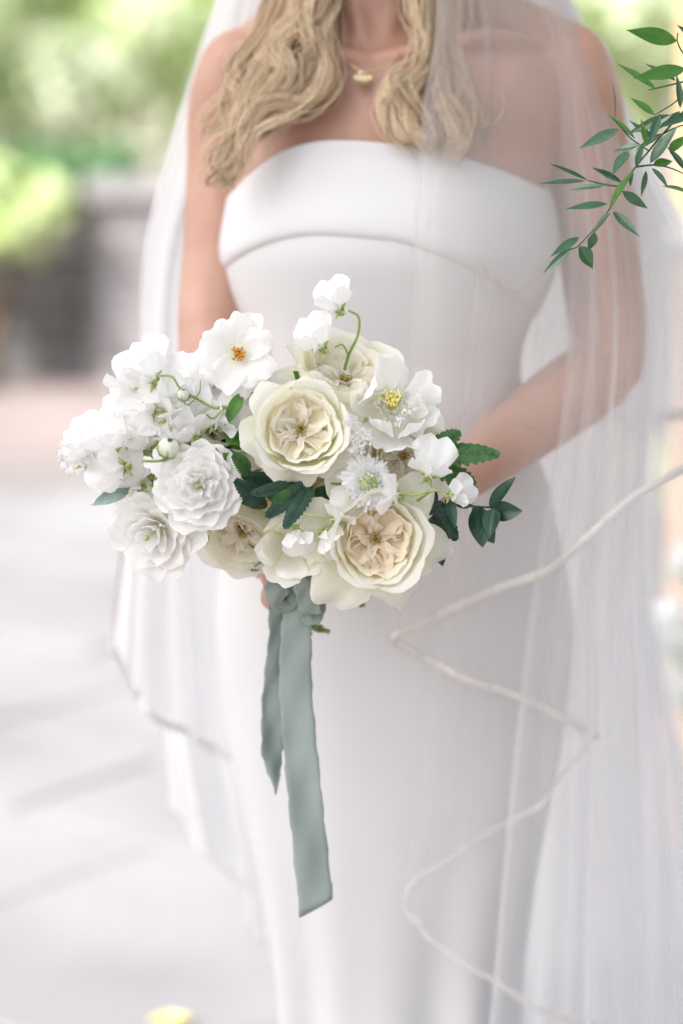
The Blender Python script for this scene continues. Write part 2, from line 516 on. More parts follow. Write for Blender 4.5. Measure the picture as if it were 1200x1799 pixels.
# ---- body as overlapping volumes, fused by a voxel remesh
body = MB()
def loft(rows, k=28):
    """rows: (z, xc, yc, a, bf, bb)"""
    V = []
    for z, xc, yc, a, bf, bb in rows:
        for j in range(k):
            t = 2 * PI * j / k
            V.append((xc + a * math.cos(t), yc + (bf if math.sin(t) < 0 else bb) * math.sin(t), z))
    n = len(rows)
    F = grid_faces(n, k, 0, True); F.append(tuple(range(k))[::-1]); F.append(tuple((n - 1) * k + j for j in range(k)))
    return V, F
rows = []
for py, xl, xr, bf, bb, yc in [(-200, 592, 722, .05, .055, 2.625), (-120, 588, 726, .051, .055, 2.63), (-40, 580, 736, .052, .058, 2.635), (10, 572, 746, .054, .062, 2.635),
                               (45, 525, 800, .060, .070, 2.635), (75, 458, 890, .070, .075, 2.635), (110, 425, 985, .082, .085, 2.63),
                               (170, 418, 995, .092, .09, 2.62), (240, 412, 985, .098, .095, 2.61), (300, 412, 970, .098, .095, 2.60)]:
    a = W(xl, py, yc); b = W(xr, py, yc)
    rows.append((a[2], (a[0] + b[0]) / 2, yc, (b[0] - a[0]) / 2, bf, bb))
for r in GS:
    if r[0] < rows[-1][0] - .02 and r[0] > .82:
        rows.append((r[0], r[1], YC, r[2] - .014, r[3] - .018, r[4] - .014))
rows = [r for r in rows]
RT = crom(rows, 70)
body.add(*loft(RT[::-1]))
def limb(pts, n=26, k=14):
    P = crom([list(W(*p[:3])) + [p[3]] for p in pts], n)
    body.add(*tube(P[:, :3], P[:, 3], k))
    for e in (0, -1): body.add(*ellipsoid(P[e, :3], (P[e, 3],) * 3, 8, 12))
    return P
# trapezius, collar bones, neck cords
for pts in ([(600, -30, 2.66, .040), (520, 60, 2.66, .042), (420, 130, 2.65, .044)], [(720, -40, 2.66, .040), (830, 30, 2.66, .043), (985, 110, 2.65, .046)],
            [(640, 108, 2.556, .011), (570, 92, 2.553, .0105), (490, 78, 2.574, .011), (430, 100, 2.62, .012)],
            [(672, 106, 2.556, .011), (760, 84, 2.553, .0105), (860, 66, 2.574, .011), (960, 90, 2.62, .012)],
            [(592, -90, 2.63, .017), (625, 20, 2.590, .014), (646, 104, 2.568, .009)], [(722, -90, 2.63, .017), (692, 20, 2.590, .014), (668, 104, 2.568, .009)]):
    limb(pts, 14)
# right arm (image left)
limb([(425, 128, 2.645, .048), (411, 190, 2.645, .050), (401, 300, 2.645, .046), (392, 420, 2.635, .044), (380, 520, 2.615, .041), (374, 580, 2.60, .039)])
limb([(374, 560, 2.61, .036), (378, 625, 2.585, .041), (392, 720, 2.53, .040), (420, 850, 2.46, .033), (452, 950, 2.415, .025), (468, 985, 2.395, .021)])
# left arm (image right)
limb([(995, 120, 2.645, .050), (1012, 190, 2.645, .052), (1036, 320, 2.64, .047), (1053, 450, 2.63, .045), (1066, 560, 2.615, .043), (1070, 635, 2.60, .040)])
limb([(1072, 610, 2.61, .036), (1050, 655, 2.59, .042), (985, 705, 2.54, .041), (890, 775, 2.47, .035), (810, 838, 2.41, .026), (770, 868, 2.385, .022)])
# hands closing on the stems
S0, S1 = W(528, 1075, 2.33), W(545, 860, 2.29)
AX = (S1 - S0) / np.linalg.norm(S1 - S0)
ex_ = np.cross(AX, [0, 1, 0]); ex_ /= np.linalg.norm(ex_)      # image right
if ex_[0] < 0: ex_ = -ex_
ey_ = np.cross(AX, ex_);
if ey_[1] < 0: ey_ = -ey_                                      # away from camera
def around(h, ang, r): return S0 + AX * h + r * (math.cos(ang) * ex_ + math.sin(ang) * ey_)
def hand(h0, side, wrist):
    # side -1: palm on image left, fingers wrap over the front towards image right
    kn = []
    for i in range(4):
        h = h0 + (i - 1.5) * .0205
        a0 = PI if side < 0 else 0
        sg = 1 if side < 0 else -1
        ln = (2.35, 2.6, 2.5, 2.1)[i]
        pts = [around(h + .004, a0 - sg * .9, .040), around(h, a0 + sg * .1, .034), around(h, a0 + sg * ln * .33, .0285), around(h, a0 + sg * ln * .66, .027), around(h, a0 + sg * ln, .026)]
        P = crom(pts, 16)
        body.add(*tube(P, np.linspace(.0092, .0068, 16), 8))
        kn.append(pts[0])
    c = np.mean(kn, axis=0)
    wv = np.array(wrist)
    for q in (.25, .5, .75): body.add(*ellipsoid(wv * (1 - q) + c * q, (.022 + .008 * q, .020, .020 + .012 * q)))
    for i in range(4):
        P = crom([wv, (wv + kn[i]) / 2 + .002 * AX, kn[i]], 10)
        body.add(*tube(P, np.linspace(.019, .0115, 10), 10))
    a0 = PI if side < 0 else 0; sg = 1 if side < 0 else -1
    th = crom([wv, around(h0 + .045, a0 - sg * .5, .042), around(h0 + .056, a0 + sg * .5, .032), around(h0 + .060, a0 + sg * 1.25, .028)], 14)
    body.add(*tube(th, np.linspace(.016, .0085, 14), 8))
hand(.045, -1, W(468, 985, 2.395))
hand(.135, 1, W(770, 868, 2.385))
# head above the frame
HC = W(652, -285, 2.60)
body.add(*ellipsoid(HC + np.array([0, .018, .02]), (.073, .092, .098), 14, 20))
body.add(*ellipsoid(HC + np.array([0, -.012, -.045]), (.056, .072, .075), 12, 18))
body.add(*ellipsoid(HC + np.array([0, -.052, -.094]), (.026, .026, .022)))
body.add(*tube(crom([HC + np.array([0, -.074, .012]), HC + np.array([0, -.098, -.030]), HC + np.array([0, -.078, -.036])], 8), np.array([.008, .009, .011, .0125, .0135, .013, .011, .008]), 8))
for s in (-1, 1):
    body.add(*ellipsoid(HC + np.array([s * .073, .012, -.012]), (.010, .018, .030), 8, 10))
    body.add(*ellipsoid(HC + np.array([s * .030, -.066, .010]), (.015, .014, .012), 8, 10))
body.add(*ellipsoid(HC + np.array([0, -.078, -.062]), (.024, .010, .009), 8, 12))
# legs and feet under the gown
for s in (-1, 1):
    xh = BRIDE[0] + s * .085
    P = crom([(xh, 2.60, .86, .085), (xh - s * .005, 2.59, .70, .078), (xh - s * .02, 2.585, .46, .055), (xh - s * .02, 2.61, .30, .050), (xh - s * .02, 2.62, .10, .034), (xh - s * .02, 2.62, .06, .036)], 20)
    body.add(*tube(P[:, :3], P[:, 3], 14))
    P = crom([(xh - s * .02, 2.64, .075, .032), (xh - s * .015, 2.56, .05, .034), (xh - s * .01, 2.48, .03, .028), (xh - s * .01, 2.44, .025, .020)], 10)
    body.add(*tube(P[:, :3], P[:, 3], 12))
tmp = mesh_obj('tmp_body', loc(np.vstack(body.V)), body.F, M['skin'])
md = tmp.modifiers.new('r', 'REMESH'); md.mode = 'VOXEL'; md.voxel_size = 0.0042; md.use_smooth_shade = True
md = tmp.modifiers.new('s', 'SMOOTH'); md.factor = 0.5; md.iterations = 7
dg = bpy.context.evaluated_depsgraph_get()
bm_ = bpy.data.meshes.new_from_object(tmp.evaluated_get(dg))
bm_.name = 'body'
bm_.polygons.foreach_set('use_smooth', [True] * len(bm_.polygons))
if not bm_.materials: bm_.materials.append(M['skin'])
bodyo = bpy.data.objects.new('body', bm_); COL.objects.link(bodyo); bodyo.parent = person
tm = tmp.data; bpy.data.objects.remove(tmp); bpy.data.meshes.remove(tm)

# ---- gown
FY = YC - .11
def neck_z(th):
    """neckline height round the body: high in the middle of the front, lower at the sides and back"""
    zc = W(600, 252, FY)[2]; zr = W(950, 345, YC - .03)[2]; zl = W(405, 352, YC - .03)[2]
    c = math.cos(th)
    if math.sin(th) < 0:
        u = c + .28
        if u >= 0: return zc + (zr - zc) * min(1, (u / 1.28)) ** 2.0
        return zc + (zl - zc) * min(1, (-u / .72)) ** 2.2
    e = zr if c > 0 else zl
    return e - .02 * math.sin(th)
K, LV = 120, 110
V, F = [], []
for i in range(LV):
    for j in range(K):
        th = 2 * PI * j / K
        zt = neck_z(th); f = i / (LV - 1)
        z = zt + (0.012 - zt) * f
        p = ring_point(th, z)
        # soft vertical folds that grow towards the hem
        g = max(0, (0.75 - z)) ** 1.3
        amp = .022 * g * (math.sin(7 * th + 1.2 + 1.2 * z) + .6 * math.sin(12 * th + 2.1 - 2 * z))
        # faint drag lines at the waist
        amp += .0020 * math.sin(22 * z * PI + 4 * math.cos(th + .4)) * (.5 + .5 * math.sin(3 * th + 1)) * math.exp(-((z - 1.0) / .10) ** 2)
        p[0] += amp * math.cos(th); p[1] += amp * math.sin(th)
        V.append(p)
F = grid_faces(LV, K, 0, True)
gown = mesh_obj('gown', loc(V), [f[::-1] for f in F], M['gown'], person)
tag(gown, 'white strapless crepe gown with a folded band over the bust')
sd_ = gown.modifiers.new('thickness', 'SOLIDIFY'); sd_.thickness = .002; sd_.offset = -1
# folded band over the bust
V = []
PR = [(.0, .000), (.0, .0035), (.012, .0065), (.04, .009), (.07, .011), (.082, .0115), (.090, .0098), (.0945, .0062), (.097, .002), (.0985, -.002)]
PR = crom([(a, b) for a, b in PR], 24)
for d, off in PR:
    for j in range(K):
        th = 2 * PI * j / K
        zt = neck_z(th) + .002
        c_ = math.cos(th); d2 = d * (1 - .22 * c_ * c_ if c_ < 0 else 1 + .38 * c_)
        V.append(ring_point(th, zt - d2, off * (.50 - .10 * abs(math.cos(th)) ** 4) + .0008 * math.sin(5 * th + 1.0) * (d / .09)))
mesh_obj('bodice_fold', loc(V), [f[::-1] for f in grid_faces(len(PR), K, 0, True)], M['gown'], gown)

# ---- hair
rs = np.random.RandomState(5)
hb = MB()
def lock(pts, rad, n, tone=.6, wav=.004, seed=0, k=26):
    P = crom([W(*p) for p in pts], k)
    T, Nn, B = frames(P)
    t = np.linspace(0, 1, k)
    prof = np.sin(np.clip(t * 1.0, 0, 1) ** .6 * PI * .93 + .12) * .75 + .3 * (1 - t)
    prof[-3:] *= np.array([.75, .5, .35])
    # flattened core so that no skin shows through the lock
    V, F = tube(P, rad * prof * .40, 8)
    hb.add(V, F, tone * .35)
    for i in range(n):
        a = rs.uniform(0, 2 * PI); r = rad * math.sqrt(rs.uniform(.2, 1.0))
        tw = rs.uniform(-.9, .9); ph = rs.uniform(0, 2 * PI); f = rs.uniform(1.0, 2.2)
        st = rs.uniform(0, .12); en = rs.uniform(.80, 1.0)
        tt = np.linspace(st, en, k)
        ii = tt * (k - 1); lo = np.floor(ii).astype(int).clip(0, k - 2); fr = (ii - lo)[:, None]
        lp = lambda A: A[lo] * (1 - fr) + A[lo + 1] * fr
        pr = np.interp(tt, t, prof)
        ang = a + tw * tt * 2
        fly = (rs.uniform() < .14) * rs.uniform(.5, 1.9)
        off = (r * pr * (1 + fly * tt))[:, None] * (np.cos(ang)[:, None] * lp(Nn) + np.sin(ang)[:, None] * lp(B))
        off += (wav * np.sin(2 * PI * f * tt + ph) * tt)[:, None] * lp(Nn)
        Q = lp(P) + off
        sr = .00031 * rs.uniform(.6, 1.6) * np.clip((1 - tt) * 6, .3, 1)
        V, F = tube(Q, sr, 3, False)
        hb.add(V, F, np.repeat(np.clip(tone + .10 + rs.normal() * .17 + .30 * math.sin(3 * a + 5 * tw) + .10 * tt, .02, 1), 3))
LOCKS = [
    # left side, from the head down over the collar bone
    ([(560, -330, 2.60), (545, -120, 2.57), (548, 0, 2.545), (490, 82, 2.525), (504, 126, 2.505), (457, 181, 2.500), (432, 231, 2.490), (400, 275, 2.485), (408, 325, 2.480)], .016, 330, .74),
    ([(575, -330, 2.60), (570, -100, 2.57), (566, 30, 2.545), (568, 126, 2.515), (540, 172, 2.500), (487, 205, 2.490), (443, 225, 2.482), (424, 258, 2.478), (436, 300, 2.474)], .014, 330, .70),
    ([(570, -330, 2.60), (548, -100, 2.56), (542, 0, 2.530), (537, 48, 2.52), (548, 104, 2.510)], .005, 80, .85),
    ([(545, -330, 2.62), (505, -90, 2.61), (480, 0, 2.58), (450, 70, 2.56), (412, 126, 2.53), (425, 170, 2.515), (405, 225, 2.50)], .015, 260, .62),
    ([(545, -330, 2.62), (530, -90, 2.60), (520, 20, 2.565), (470, 110, 2.530), (435, 180, 2.51), (415, 250, 2.49), (398, 310, 2.485), (385, 330, 2.482)], .017, 330, .60),
    ([(570, -330, 2.62), (560, -90, 2.59), (560, 40, 2.555), (540, 110, 2.525), (530, 160, 2.51), (500, 190, 2.50), (455, 250, 2.49)], .017, 300, .45),
    ([(560, -330, 2.62), (520, -90, 2.60), (500, 40, 2.57), (455, 130, 2.53), (448, 200, 2.505), (425, 260, 2.488), (405, 300, 2.480), (392, 290, 2.48)], .012, 220, .80),
    ([(550, -330, 2.62), (500, -60, 2.60), (455, 60, 2.57), (420, 150, 2.54), (385, 220, 2.53), (360, 240, 2.53)], .006, 40, .75),
    ([(575, -330, 2.62), (580, -80, 2.60), (575, 20, 2.57), (572, 80, 2.545), (574, 140, 2.52), (560, 180, 2.51), (540, 200, 2.50)], .010, 160, .35),
    # right side
    ([(725, -330, 2.60), (735, -100, 2.57), (737, 0, 2.545), (745, 55, 2.535), (732, 112, 2.520), (684, 150, 2.505), (674, 187, 2.500), (692, 231, 2.492), (716, 255, 2.485)], .009, 220, .66),
    ([(730, -330, 2.60), (748, -100, 2.58), (752, 27, 2.555), (732, 121, 2.525), (716, 168, 2.508), (718, 220, 2.495), (744, 258, 2.485)], .012, 280, .62),
    ([(740, -330, 2.62), (760, -90, 2.59), (765, 55, 2.56), (768, 137, 2.53), (785, 192, 2.51), (808, 240, 2.495), (790, 280, 2.485)], .017, 300, .55),
    ([(745, -330, 2.62), (778, -90, 2.60), (786, 0, 2.575), (792, 82, 2.555), (815, 165, 2.53), (812, 231, 2.51), (770, 275, 2.49)], .016, 280, .50),
    ([(730, -330, 2.60), (722, -100, 2.56), (724, 0, 2.535), (737, 60, 2.525), (735, 108, 2.515)], .004, 60, .80),
    ([(735, -330, 2.62), (755, -60, 2.60), (748, 40, 2.57), (745, 120, 2.535), (725, 190, 2.51), (735, 240, 2.495), (765, 265, 2.488)], .014, 240, .38),
    ([(750, -330, 2.63), (800, -80, 2.62), (820, 30, 2.60), (828, 120, 2.575), (845, 200, 2.54), (830, 260, 2.51)], .010, 140, .60),
]
for i, (p, r, n, tn) in enumerate(LOCKS):
    # each lock splits into a few finer tresses
    for q in range(4):
        r = r * (.84 if q == 0 else 1); a, e = q * 1.57 + i, .34 * r / .0006
        pp = [(x + e * math.cos(a + .35 * k) * min(1, k / 2), y + .5 * e * math.sin(a + .35 * k) * min(1, k / 2), d + .3 * r * math.sin(a)) for k, (x, y, d) in enumerate(p)]
        lock(pp, r * .46, int(n * .52), tn + rs.normal() * .10, .006)
    lock([(x + rs.normal() * 14, y + rs.normal() * 10, d - .004) for x, y, d in p], r * 1.6, 18, tn + .1, .012)
# hair on the scalp and down the back
for i in range(34):
    a = PI * (i / 33) * 1.5 - PI * .25
    cx, sy = math.cos(a), math.sin(a)
    top = HC + np.array([0, .02, .122])
    P = [top, HC + np.array([cx * .055, .02 + sy * .06, .100]), HC + np.array([cx * .084, .02 + sy * .105, .02]), HC + np.array([cx * .085, .025 + sy * .100, -.10]), HC + np.array([cx * .10, .05 + sy * .07, -.22]), HC + np.array([cx * .12, .07 + sy * .06, -.40])]
    P = crom(P, 16)
    V, F = tube(P, np.linspace(.017, .012, 16), 7); hb.add(V, F, .45 + .25 * rs.uniform())
hair = mesh_obj('hair', loc(np.vstack(hb.V)), hb.F, M['hair'], person, attr=np.concatenate(hb.A))
tag(hair, 'long wavy blonde hair falling over both collar bones')

# ---- veil: sheets hung between guide lines
veil_parts = []
def sheet(name, guides, mat, nu=140, nv=70, amp=.02, freq=9, ph=0.0, lat=.3, hem=True, hem_w=.0042, edge0=False, sharp=1.0, seed=1, parent=None, hempart=(0, 1), hem_mat='satin'):
    G = [crom([W(*p) for p in g], nv) for g in guides]
    G = np.array(G)                                             # guides x nv x 3
    S = np.stack([crom(G[:, j], nu) for j in range(nv)], 1)     # nu x nv x 3
    rq = np.random.RandomState(seed)
    u = np.linspace(0, 1, nu)[:, None]; v = np.linspace(0, 1, nv)[None, :]
    wv = np.zeros((nu, nv)); wx = np.zeros((nu, nv))
    for k in range(3):
        f = freq * (.4 + .42 * k) * rq.uniform(.85, 1.15); p0 = rq.uniform(0, 6.28); dr = rq.uniform(-1.2, 1.2)
        a = 2 * PI * f * (u + .03 * np.sin(3 * v + p0)) + p0 + dr * v
        wv += np.sin(a) / (1 + .9 * k); wx += np.cos(a) / (1 + .9 * k)
    g = amp * (.35 + .65 * v ** .8)
    S[:, :, 1] += wv * g
    S[:, :, 0] += wx * g * lat
    V = S.reshape(-1, 3)
    o = mesh_obj(name, loc(V) if parent is None else loc(V), grid_faces(nu, nv), mat, parent or person)
    if hem:
        i0, i1 = int(hempart[0] * (nu - 1)), int(hempart[1] * (nu - 1)) + 1
        E, In = S[i0:i1, -1], S[i0:i1, -2]
        if edge0:
            j = int(.72 * nv); E = np.vstack([S[0, j:-1], E]); In = np.vstack([S[2, j:-1], In])
        add_hem(parent or o, E, In, hem_w, hem_mat)
    return o, S

def add_hem(o, E, In, w, hm='satin'):
    """a satin ribbon bound over the hem, both faces"""
    sm0 = lambda A: np.array([A[max(0, i - 5):i + 6].mean(0) if 5 <= i < len(A) - 5 else A[i] for i in range(len(A))])
    E, In = sm0(sm0(E)), sm0(sm0(In))
    d = In - E; d /= np.linalg.norm(d, axis=1)[:, None] + 1e-9
    tn = np.gradient(E, axis=0); tn /= np.linalg.norm(tn, axis=1)[:, None] + 1e-9
    nn = np.cross(tn, d); nn /= np.linalg.norm(nn, axis=1)[:, None] + 1e-9
    sm = lambda A: np.array([A[max(0, i - 3):i + 4].mean(0) for i in range(len(A))])
    nn = sm(nn); d = sm(d)
    V = np.array([E + d * (-.15 * w), E + d * (.9 * w) + nn * .0004, E + d * (2 * w)]).reshape(-1, 3)
    n = len(E)
    F = [(i * n + j, i * n + j + 1, (i + 1) * n + j + 1, (i + 1) * n + j) for i in range(2) for j in range(n - 1)]
    h = mesh_obj('satin_edge', loc(V), F, M[hm], o)
    th = h.modifiers.new('thickness', 'SOLIDIFY'); th.thickness = .0005; th.offset = 0

# 1 left, short tier, behind the shoulder and arm
veil, _ = sheet('veil', [
    [(520, -420, 2.66), (380, -5, 2.72), (290, 290, 2.74), (254, 460, 2.74), (249, 640, 2.74), (232, 820, 2.73), (208, 1010, 2.71), (194, 1130, 2.70)],
    [(545, -425, 2.68), (402, -5, 2.76), (320, 290, 2.78), (280, 460, 2.78), (272, 640, 2.78), (262, 840, 2.77), (246, 1060, 2.75), (236, 1225, 2.74)],
    [(570, -430, 2.70), (440, -5, 2.79), (365, 290, 2.81), (320, 460, 2.81), (310, 640, 2.81), (308, 860, 2.80), (312, 1100, 2.79), (318, 1292, 2.78)],
    [(600, -435, 2.72), (520, -5, 2.80), (470, 290, 2.82), (440, 460, 2.82), (430, 640, 2.82), (430, 860, 2.82), (432, 1120, 2.82), (436, 1345, 2.82)],
    [(650, -440, 2.73), (640, -5, 2.81), (620, 290, 2.83), (610, 460, 2.83), (600, 640, 2.83), (600, 860, 2.84), (600, 1120, 2.85), (610, 1390, 2.86)],
], M['tulle_left'], nu=170, amp=.012, freq=6, lat=.12, seed=4, edge0=True)
tag(veil, 'sheer white tulle veil bound with satin ribbon')
VP = veil
# 2 left and back, long tier
sheet('tulle_layer', [
    [(540, -420, 2.70), (420, 0, 2.84), (330, 400, 2.90), (285, 900, 2.94), (290, 1200, 2.96), (300, 1420, 2.98)],
    [(580, -425, 2.72), (480, 0, 2.86), (400, 400, 2.92), (360, 900, 2.97), (370, 1250, 3.0), (420, 1560, 3.02)],
    [(640, -430, 2.74), (640, 0, 2.87), (620, 400, 2.94), (540, 900, 3.0), (500, 1350, 3.04), (500, 1700, 3.06)],
    [(700, -430, 2.74), (820, 0, 2.87), (860, 400, 2.94), (850, 900, 3.02), (830, 1350, 3.06), (820, 1900, 3.08)],
    [(740, -425, 2.72), (930, 0, 2.84), (1060, 400, 2.90), (1080, 900, 2.98), (1120, 1350, 3.04), (1150, 1950, 3.08)],
    [(760, -420, 2.70), (975, 0, 2.80), (1150, 300, 2.84), (1215, 480, 2.88), (1225, 1000, 2.94), (1290, 1500, 3.0), (1320, 1950, 3.04)],
], M['tulle'], nu=190, amp=.026, freq=8, lat=.2, seed=9, parent=VP, hem_mat='organza')
# 3 right, short tier: front layer, fold, back layer
sheet('tulle_layer', [
    [(790, -420, 2.62), (1000, -5, 2.66), (1068, 160, 2.68), (1150, 330, 2.66), (1220, 480, 2.62), (1260, 640, 2.56), (1260, 800, 2.50)],
    [(780, -421, 2.60), (965, -5, 2.58), (1030, 170, 2.56), (1075, 380, 2.52), (1110, 560, 2.48), (1118, 720, 2.44), (1105, 880, 2.42)],
    [(765, -422, 2.58), (900, -5, 2.54), (935, 200, 2.51), (965, 420, 2.47), (985, 640, 2.44), (990, 840, 2.42), (988, 998, 2.41)],
    [(745, -423, 2.55), (810, -5, 2.51), (812, 200, 2.48), (820, 430, 2.44), (826, 700, 2.415), (835, 900, 2.405), (842, 1054, 2.40)],
    [(735, -424, 2.545), (768, -5, 2.50), (746, 200, 2.475), (732, 430, 2.44), (720, 700, 2.41), (705, 930, 2.40), (690, 1122, 2.395)],
    [(738, -424, 2.55), (772, -5, 2.505), (752, 200, 2.48), (738, 430, 2.445), (730, 700, 2.418), (722, 930, 2.412), (712, 1146, 2.41)],
    [(745, -424, 2.56), (800, -5, 2.52), (800, 200, 2.49), (796, 430, 2.452), (795, 700, 2.43), (800, 950, 2.425), (806, 1190, 2.425)],
    [(760, -424, 2.58), (880, -5, 2.55), (915, 200, 2.525), (925, 450, 2.48), (925, 750, 2.45), (920, 1000, 2.445), (918, 1235, 2.445)],
    [(775, -424, 2.60), (950, -5, 2.60), (1010, 200, 2.575), (1040, 450, 2.53), (1045, 750, 2.48), (1042, 1000, 2.485), (1048, 1302, 2.49)],
], M['tulle_short_shaded'], nu=240, amp=.008, freq=7, lat=.4, hem_w=.0048, seed=12, parent=VP)
# 4 right, long tier: front layer, fold, back layer
sheet('tulle_layer', [
    [(775, -418, 2.64), (960, 0, 2.70), (1085, 300, 2.72), (1135, 600, 2.66), (1120, 900, 2.58), (1080, 1150, 2.53), (1050, 1306, 2.495)],
    [(770, -418, 2.62), (940, 0, 2.66), (1035, 300, 2.64), (1050, 600, 2.58), (1020, 900, 2.53), (980, 1200, 2.50), (940, 1412, 2.49)],
    [(760, -418, 2.60), (880, 0, 2.60), (920, 300, 2.56), (915, 600, 2.50), (890, 900, 2.47), (850, 1250, 2.455), (815, 1505, 2.45)],
    [(750, -418, 2.58), (845, 0, 2.56), (850, 300, 2.52), (830, 600, 2.47), (795, 950, 2.45), (757, 1250, 2.44), (712, 1575, 2.43)],
    [(755, -418, 2.59), (850, 0, 2.57), (862, 300, 2.53), (850, 600, 2.475), (812, 950, 2.458), (775, 1250, 2.45), (735, 1645, 2.445)],
    [(765, -418, 2.62), (900, 0, 2.61), (940, 300, 2.57), (945, 600, 2.51), (915, 950, 2.48), (885, 1300, 2.475), (850, 1715, 2.47)],
    [(780, -418, 2.65), (960, 0, 2.68), (1055, 300, 2.66), (1085, 600, 2.60), (1060, 950, 2.55), (1040, 1350, 2.53), (1010, 1800, 2.53)],
    [(790, -418, 2.67), (990, 0, 2.73), (1110, 300, 2.74), (1140, 600, 2.70), (1125, 950, 2.64), (1170, 1350, 2.64), (1190, 1860, 2.64)],
], M['tulle_fine_shaded'], nu=230, amp=.015, freq=8, lat=.3, hem_w=.0040, seed=17, parent=VP, hem_mat='organza')
# 5 right, short back tier crossing the post
sheet('tulle_layer', [
    [(790, -420, 2.68), (985, 0, 2.76), (1070, 200, 2.80), (1090, 450, 2.82), (1075, 620, 2.82), (1062, 735, 2.82)],
    [(795, -420, 2.68), (1000, 0, 2.76), (1120, 250, 2.80), (1140, 450, 2.82), (1135, 620, 2.82), (1125, 748, 2.82)],
    [(800, -420, 2.68), (1008, 0, 2.76), (1150, 300, 2.80), (1215, 450, 2.82), (1225, 620, 2.82), (1225, 732, 2.82)],
], M['tulle'], nu=60, amp=.01, freq=4, hem_w=.006, seed=23, parent=VP)
# light folds falling over the left arm
sheet('tulle_layer', [
    [(785, -420, 2.61), (950, 0, 2.60), (985, 250, 2.56), (995, 500, 2.52), (985, 720, 2.455), (940, 1000, 2.435), (895, 1350, 2.435), (840, 1900, 2.44)],
    [(790, -420, 2.62), (980, 0, 2.63), (1050, 250, 2.58), (1085, 500, 2.54), (1080, 720, 2.48), (1050, 1000, 2.455), (1040, 1350, 2.46), (1030, 1900, 2.48)],
    [(795, -420, 2.63), (1000, 0, 2.66), (1085, 220, 2.64), (1135, 500, 2.60), (1140, 720, 2.54), (1135, 1000, 2.50), (1180, 1350, 2.50), (1210, 1900, 2.52)],
], M['tulle_veil'], nu=150, nv=70, amp=.022, freq=6, lat=.35, hem=False, seed=41, parent=VP)
# 6 gathered folds falling behind the left arm to the floor
sheet('tulle_layer', [
    [(770, -420, 2.69), (900, 0, 2.78), (930, 400, 2.82), (905, 800, 2.84), (880, 1300, 2.86), (840, 1900, 2.88)],
    [(780, -420, 2.69), (960, 0, 2.77), (1040, 350, 2.81), (1020, 800, 2.83), (1000, 1300, 2.85), (975, 1900, 2.88)],
    [(785, -420, 2.69), (985, 0, 2.76), (1100, 300, 2.80), (1105, 800, 2.80), (1085, 1150, 2.80), (1090, 1900, 2.84)],
    [(790, -420, 2.69), (995, 0, 2.75), (1130, 330, 2.78), (1172, 620, 2.78), (1140, 930, 2.78), (1165, 1150, 2.78), (1235, 1500, 2.80), (1270, 1900, 2.82)],
], M['tulle'], nu=200, nv=80, amp=.030, freq=7, lat=.35, hem_w=.004, seed=31, parent=VP)

# ------------------------------------------------------------------ necklace
npx = [(575, 40, 2.60), (588, 78, 2.565), (612, 108, 2.537), (638, 126, 2.527), (668, 120, 2.530), (700, 98, 2.540), (725, 66, 2.570), (735, 40, 2.60)]
nk0 = W(638, 126, 2.527)
neck = empty('necklace', nk0, 'fine gold chain necklace with a small fringed pendant', 'necklace')
P = crom([W(*p) for p in npx], 60) - nk0
b = MB(); b.add(*tube(P, .0006, 5)); b.build('chain', M['gold'], neck)
b = MB()
for i in range(5):
    x = (i - 2) * .0036
    l = (.009, .012, .0135, .013, .010)[i]
    b.add(*tube([(x, -.001, -.002), (x * 1.1, -.002, -.002 - l * .5), (x * 1.15, -.002, -.002 - l)], [.0014, .0019, .0016], 6))
b.add(*tube([(-.009, -.001, -.002), (0, -.0015, -.0005), (.009, -.001, -.002)], .0011, 6))
b.build('pendant', M['gold'], neck)

# ------------------------------------------------------------------ bouquet
BQ = W(530, 1010, 2.32)
bq = empty('bridal_bouquet', BQ, 'loose bouquet of white and cream flowers tied with sage green velvet ribbon', 'bouquet')
frng = random.Random(11)

def basis(face, spin=0.0):
    z = Vector(face).normalized()
    up = Vector((0, 0, 1)) if abs(z.z) < .95 else Vector((0, 1, 0))
    x = up.cross(z).normalized(); y = z.cross(x)
    m = Matrix((x, y, z)).transposed()
    return m.to_4x4() @ Matrix.Rotation(spin, 4, 'Z')

def place(o, p, face, spin=0.0, scale=1.0):
    o.matrix_local = Matrix.Translation(Vector(tuple(np.asarray(p) - BQ))) @ basis(face, spin) @ Matrix.Scale(scale, 4)

def pet(phi, prof, Wd, n=10, m=11, tip=.34, ruf=.002, k=3, rg=frng, notch=0.0, base=.5, wob=0.12, rmin=.005):
    """one petal wrapped round the flower's axis; returns verts, faces, uv"""
    C = crom(prof, 40)
    ph, ph2 = rg.uniform(0, 6.3), rg.uniform(0, 6.3)
    wb = rg.uniform(-wob, wob); sc = rg.uniform(.93, 1.08)
    V, U = [], []
    for i in range(n):
        t = i / (n - 1)
        for j in range(m):
            s = 2 * j / (m - 1) - 1
            te = t * (1 - tip * abs(s) ** 2.2 - notch * math.exp(-(s / .16) ** 2) + wb * s * .5)
            if i > n - 3: te += rg.gauss(0, .012)
            te = min(max(te, 0), 1)
            x = te * 39; q = min(int(x), 38); f = x - q
            r, z = C[q] * (1 - f) + C[q + 1] * f
            hw = Wd * (te ** base) * (1 - .18 * te ** 4)
            a = phi + s * min(hw / max(r, rmin), 1.2)
            rr = ruf * t * t * (math.sin(k * s * PI + ph) + .5 * math.sin(2.3 * k * s * PI + ph2))
            rz = ruf * .7 * t * t * math.sin(1.4 * k * s * PI + ph2) + ruf * .22 * t * math.sin(9 * s + 7 * t + ph)
            r2 = (r + rr) * sc
            V.append((r2 * math.cos(a), r2 * math.sin(a), z * sc + rz)); U.append((s * .5 + .5, te))
    return V, grid_faces(n, m), U

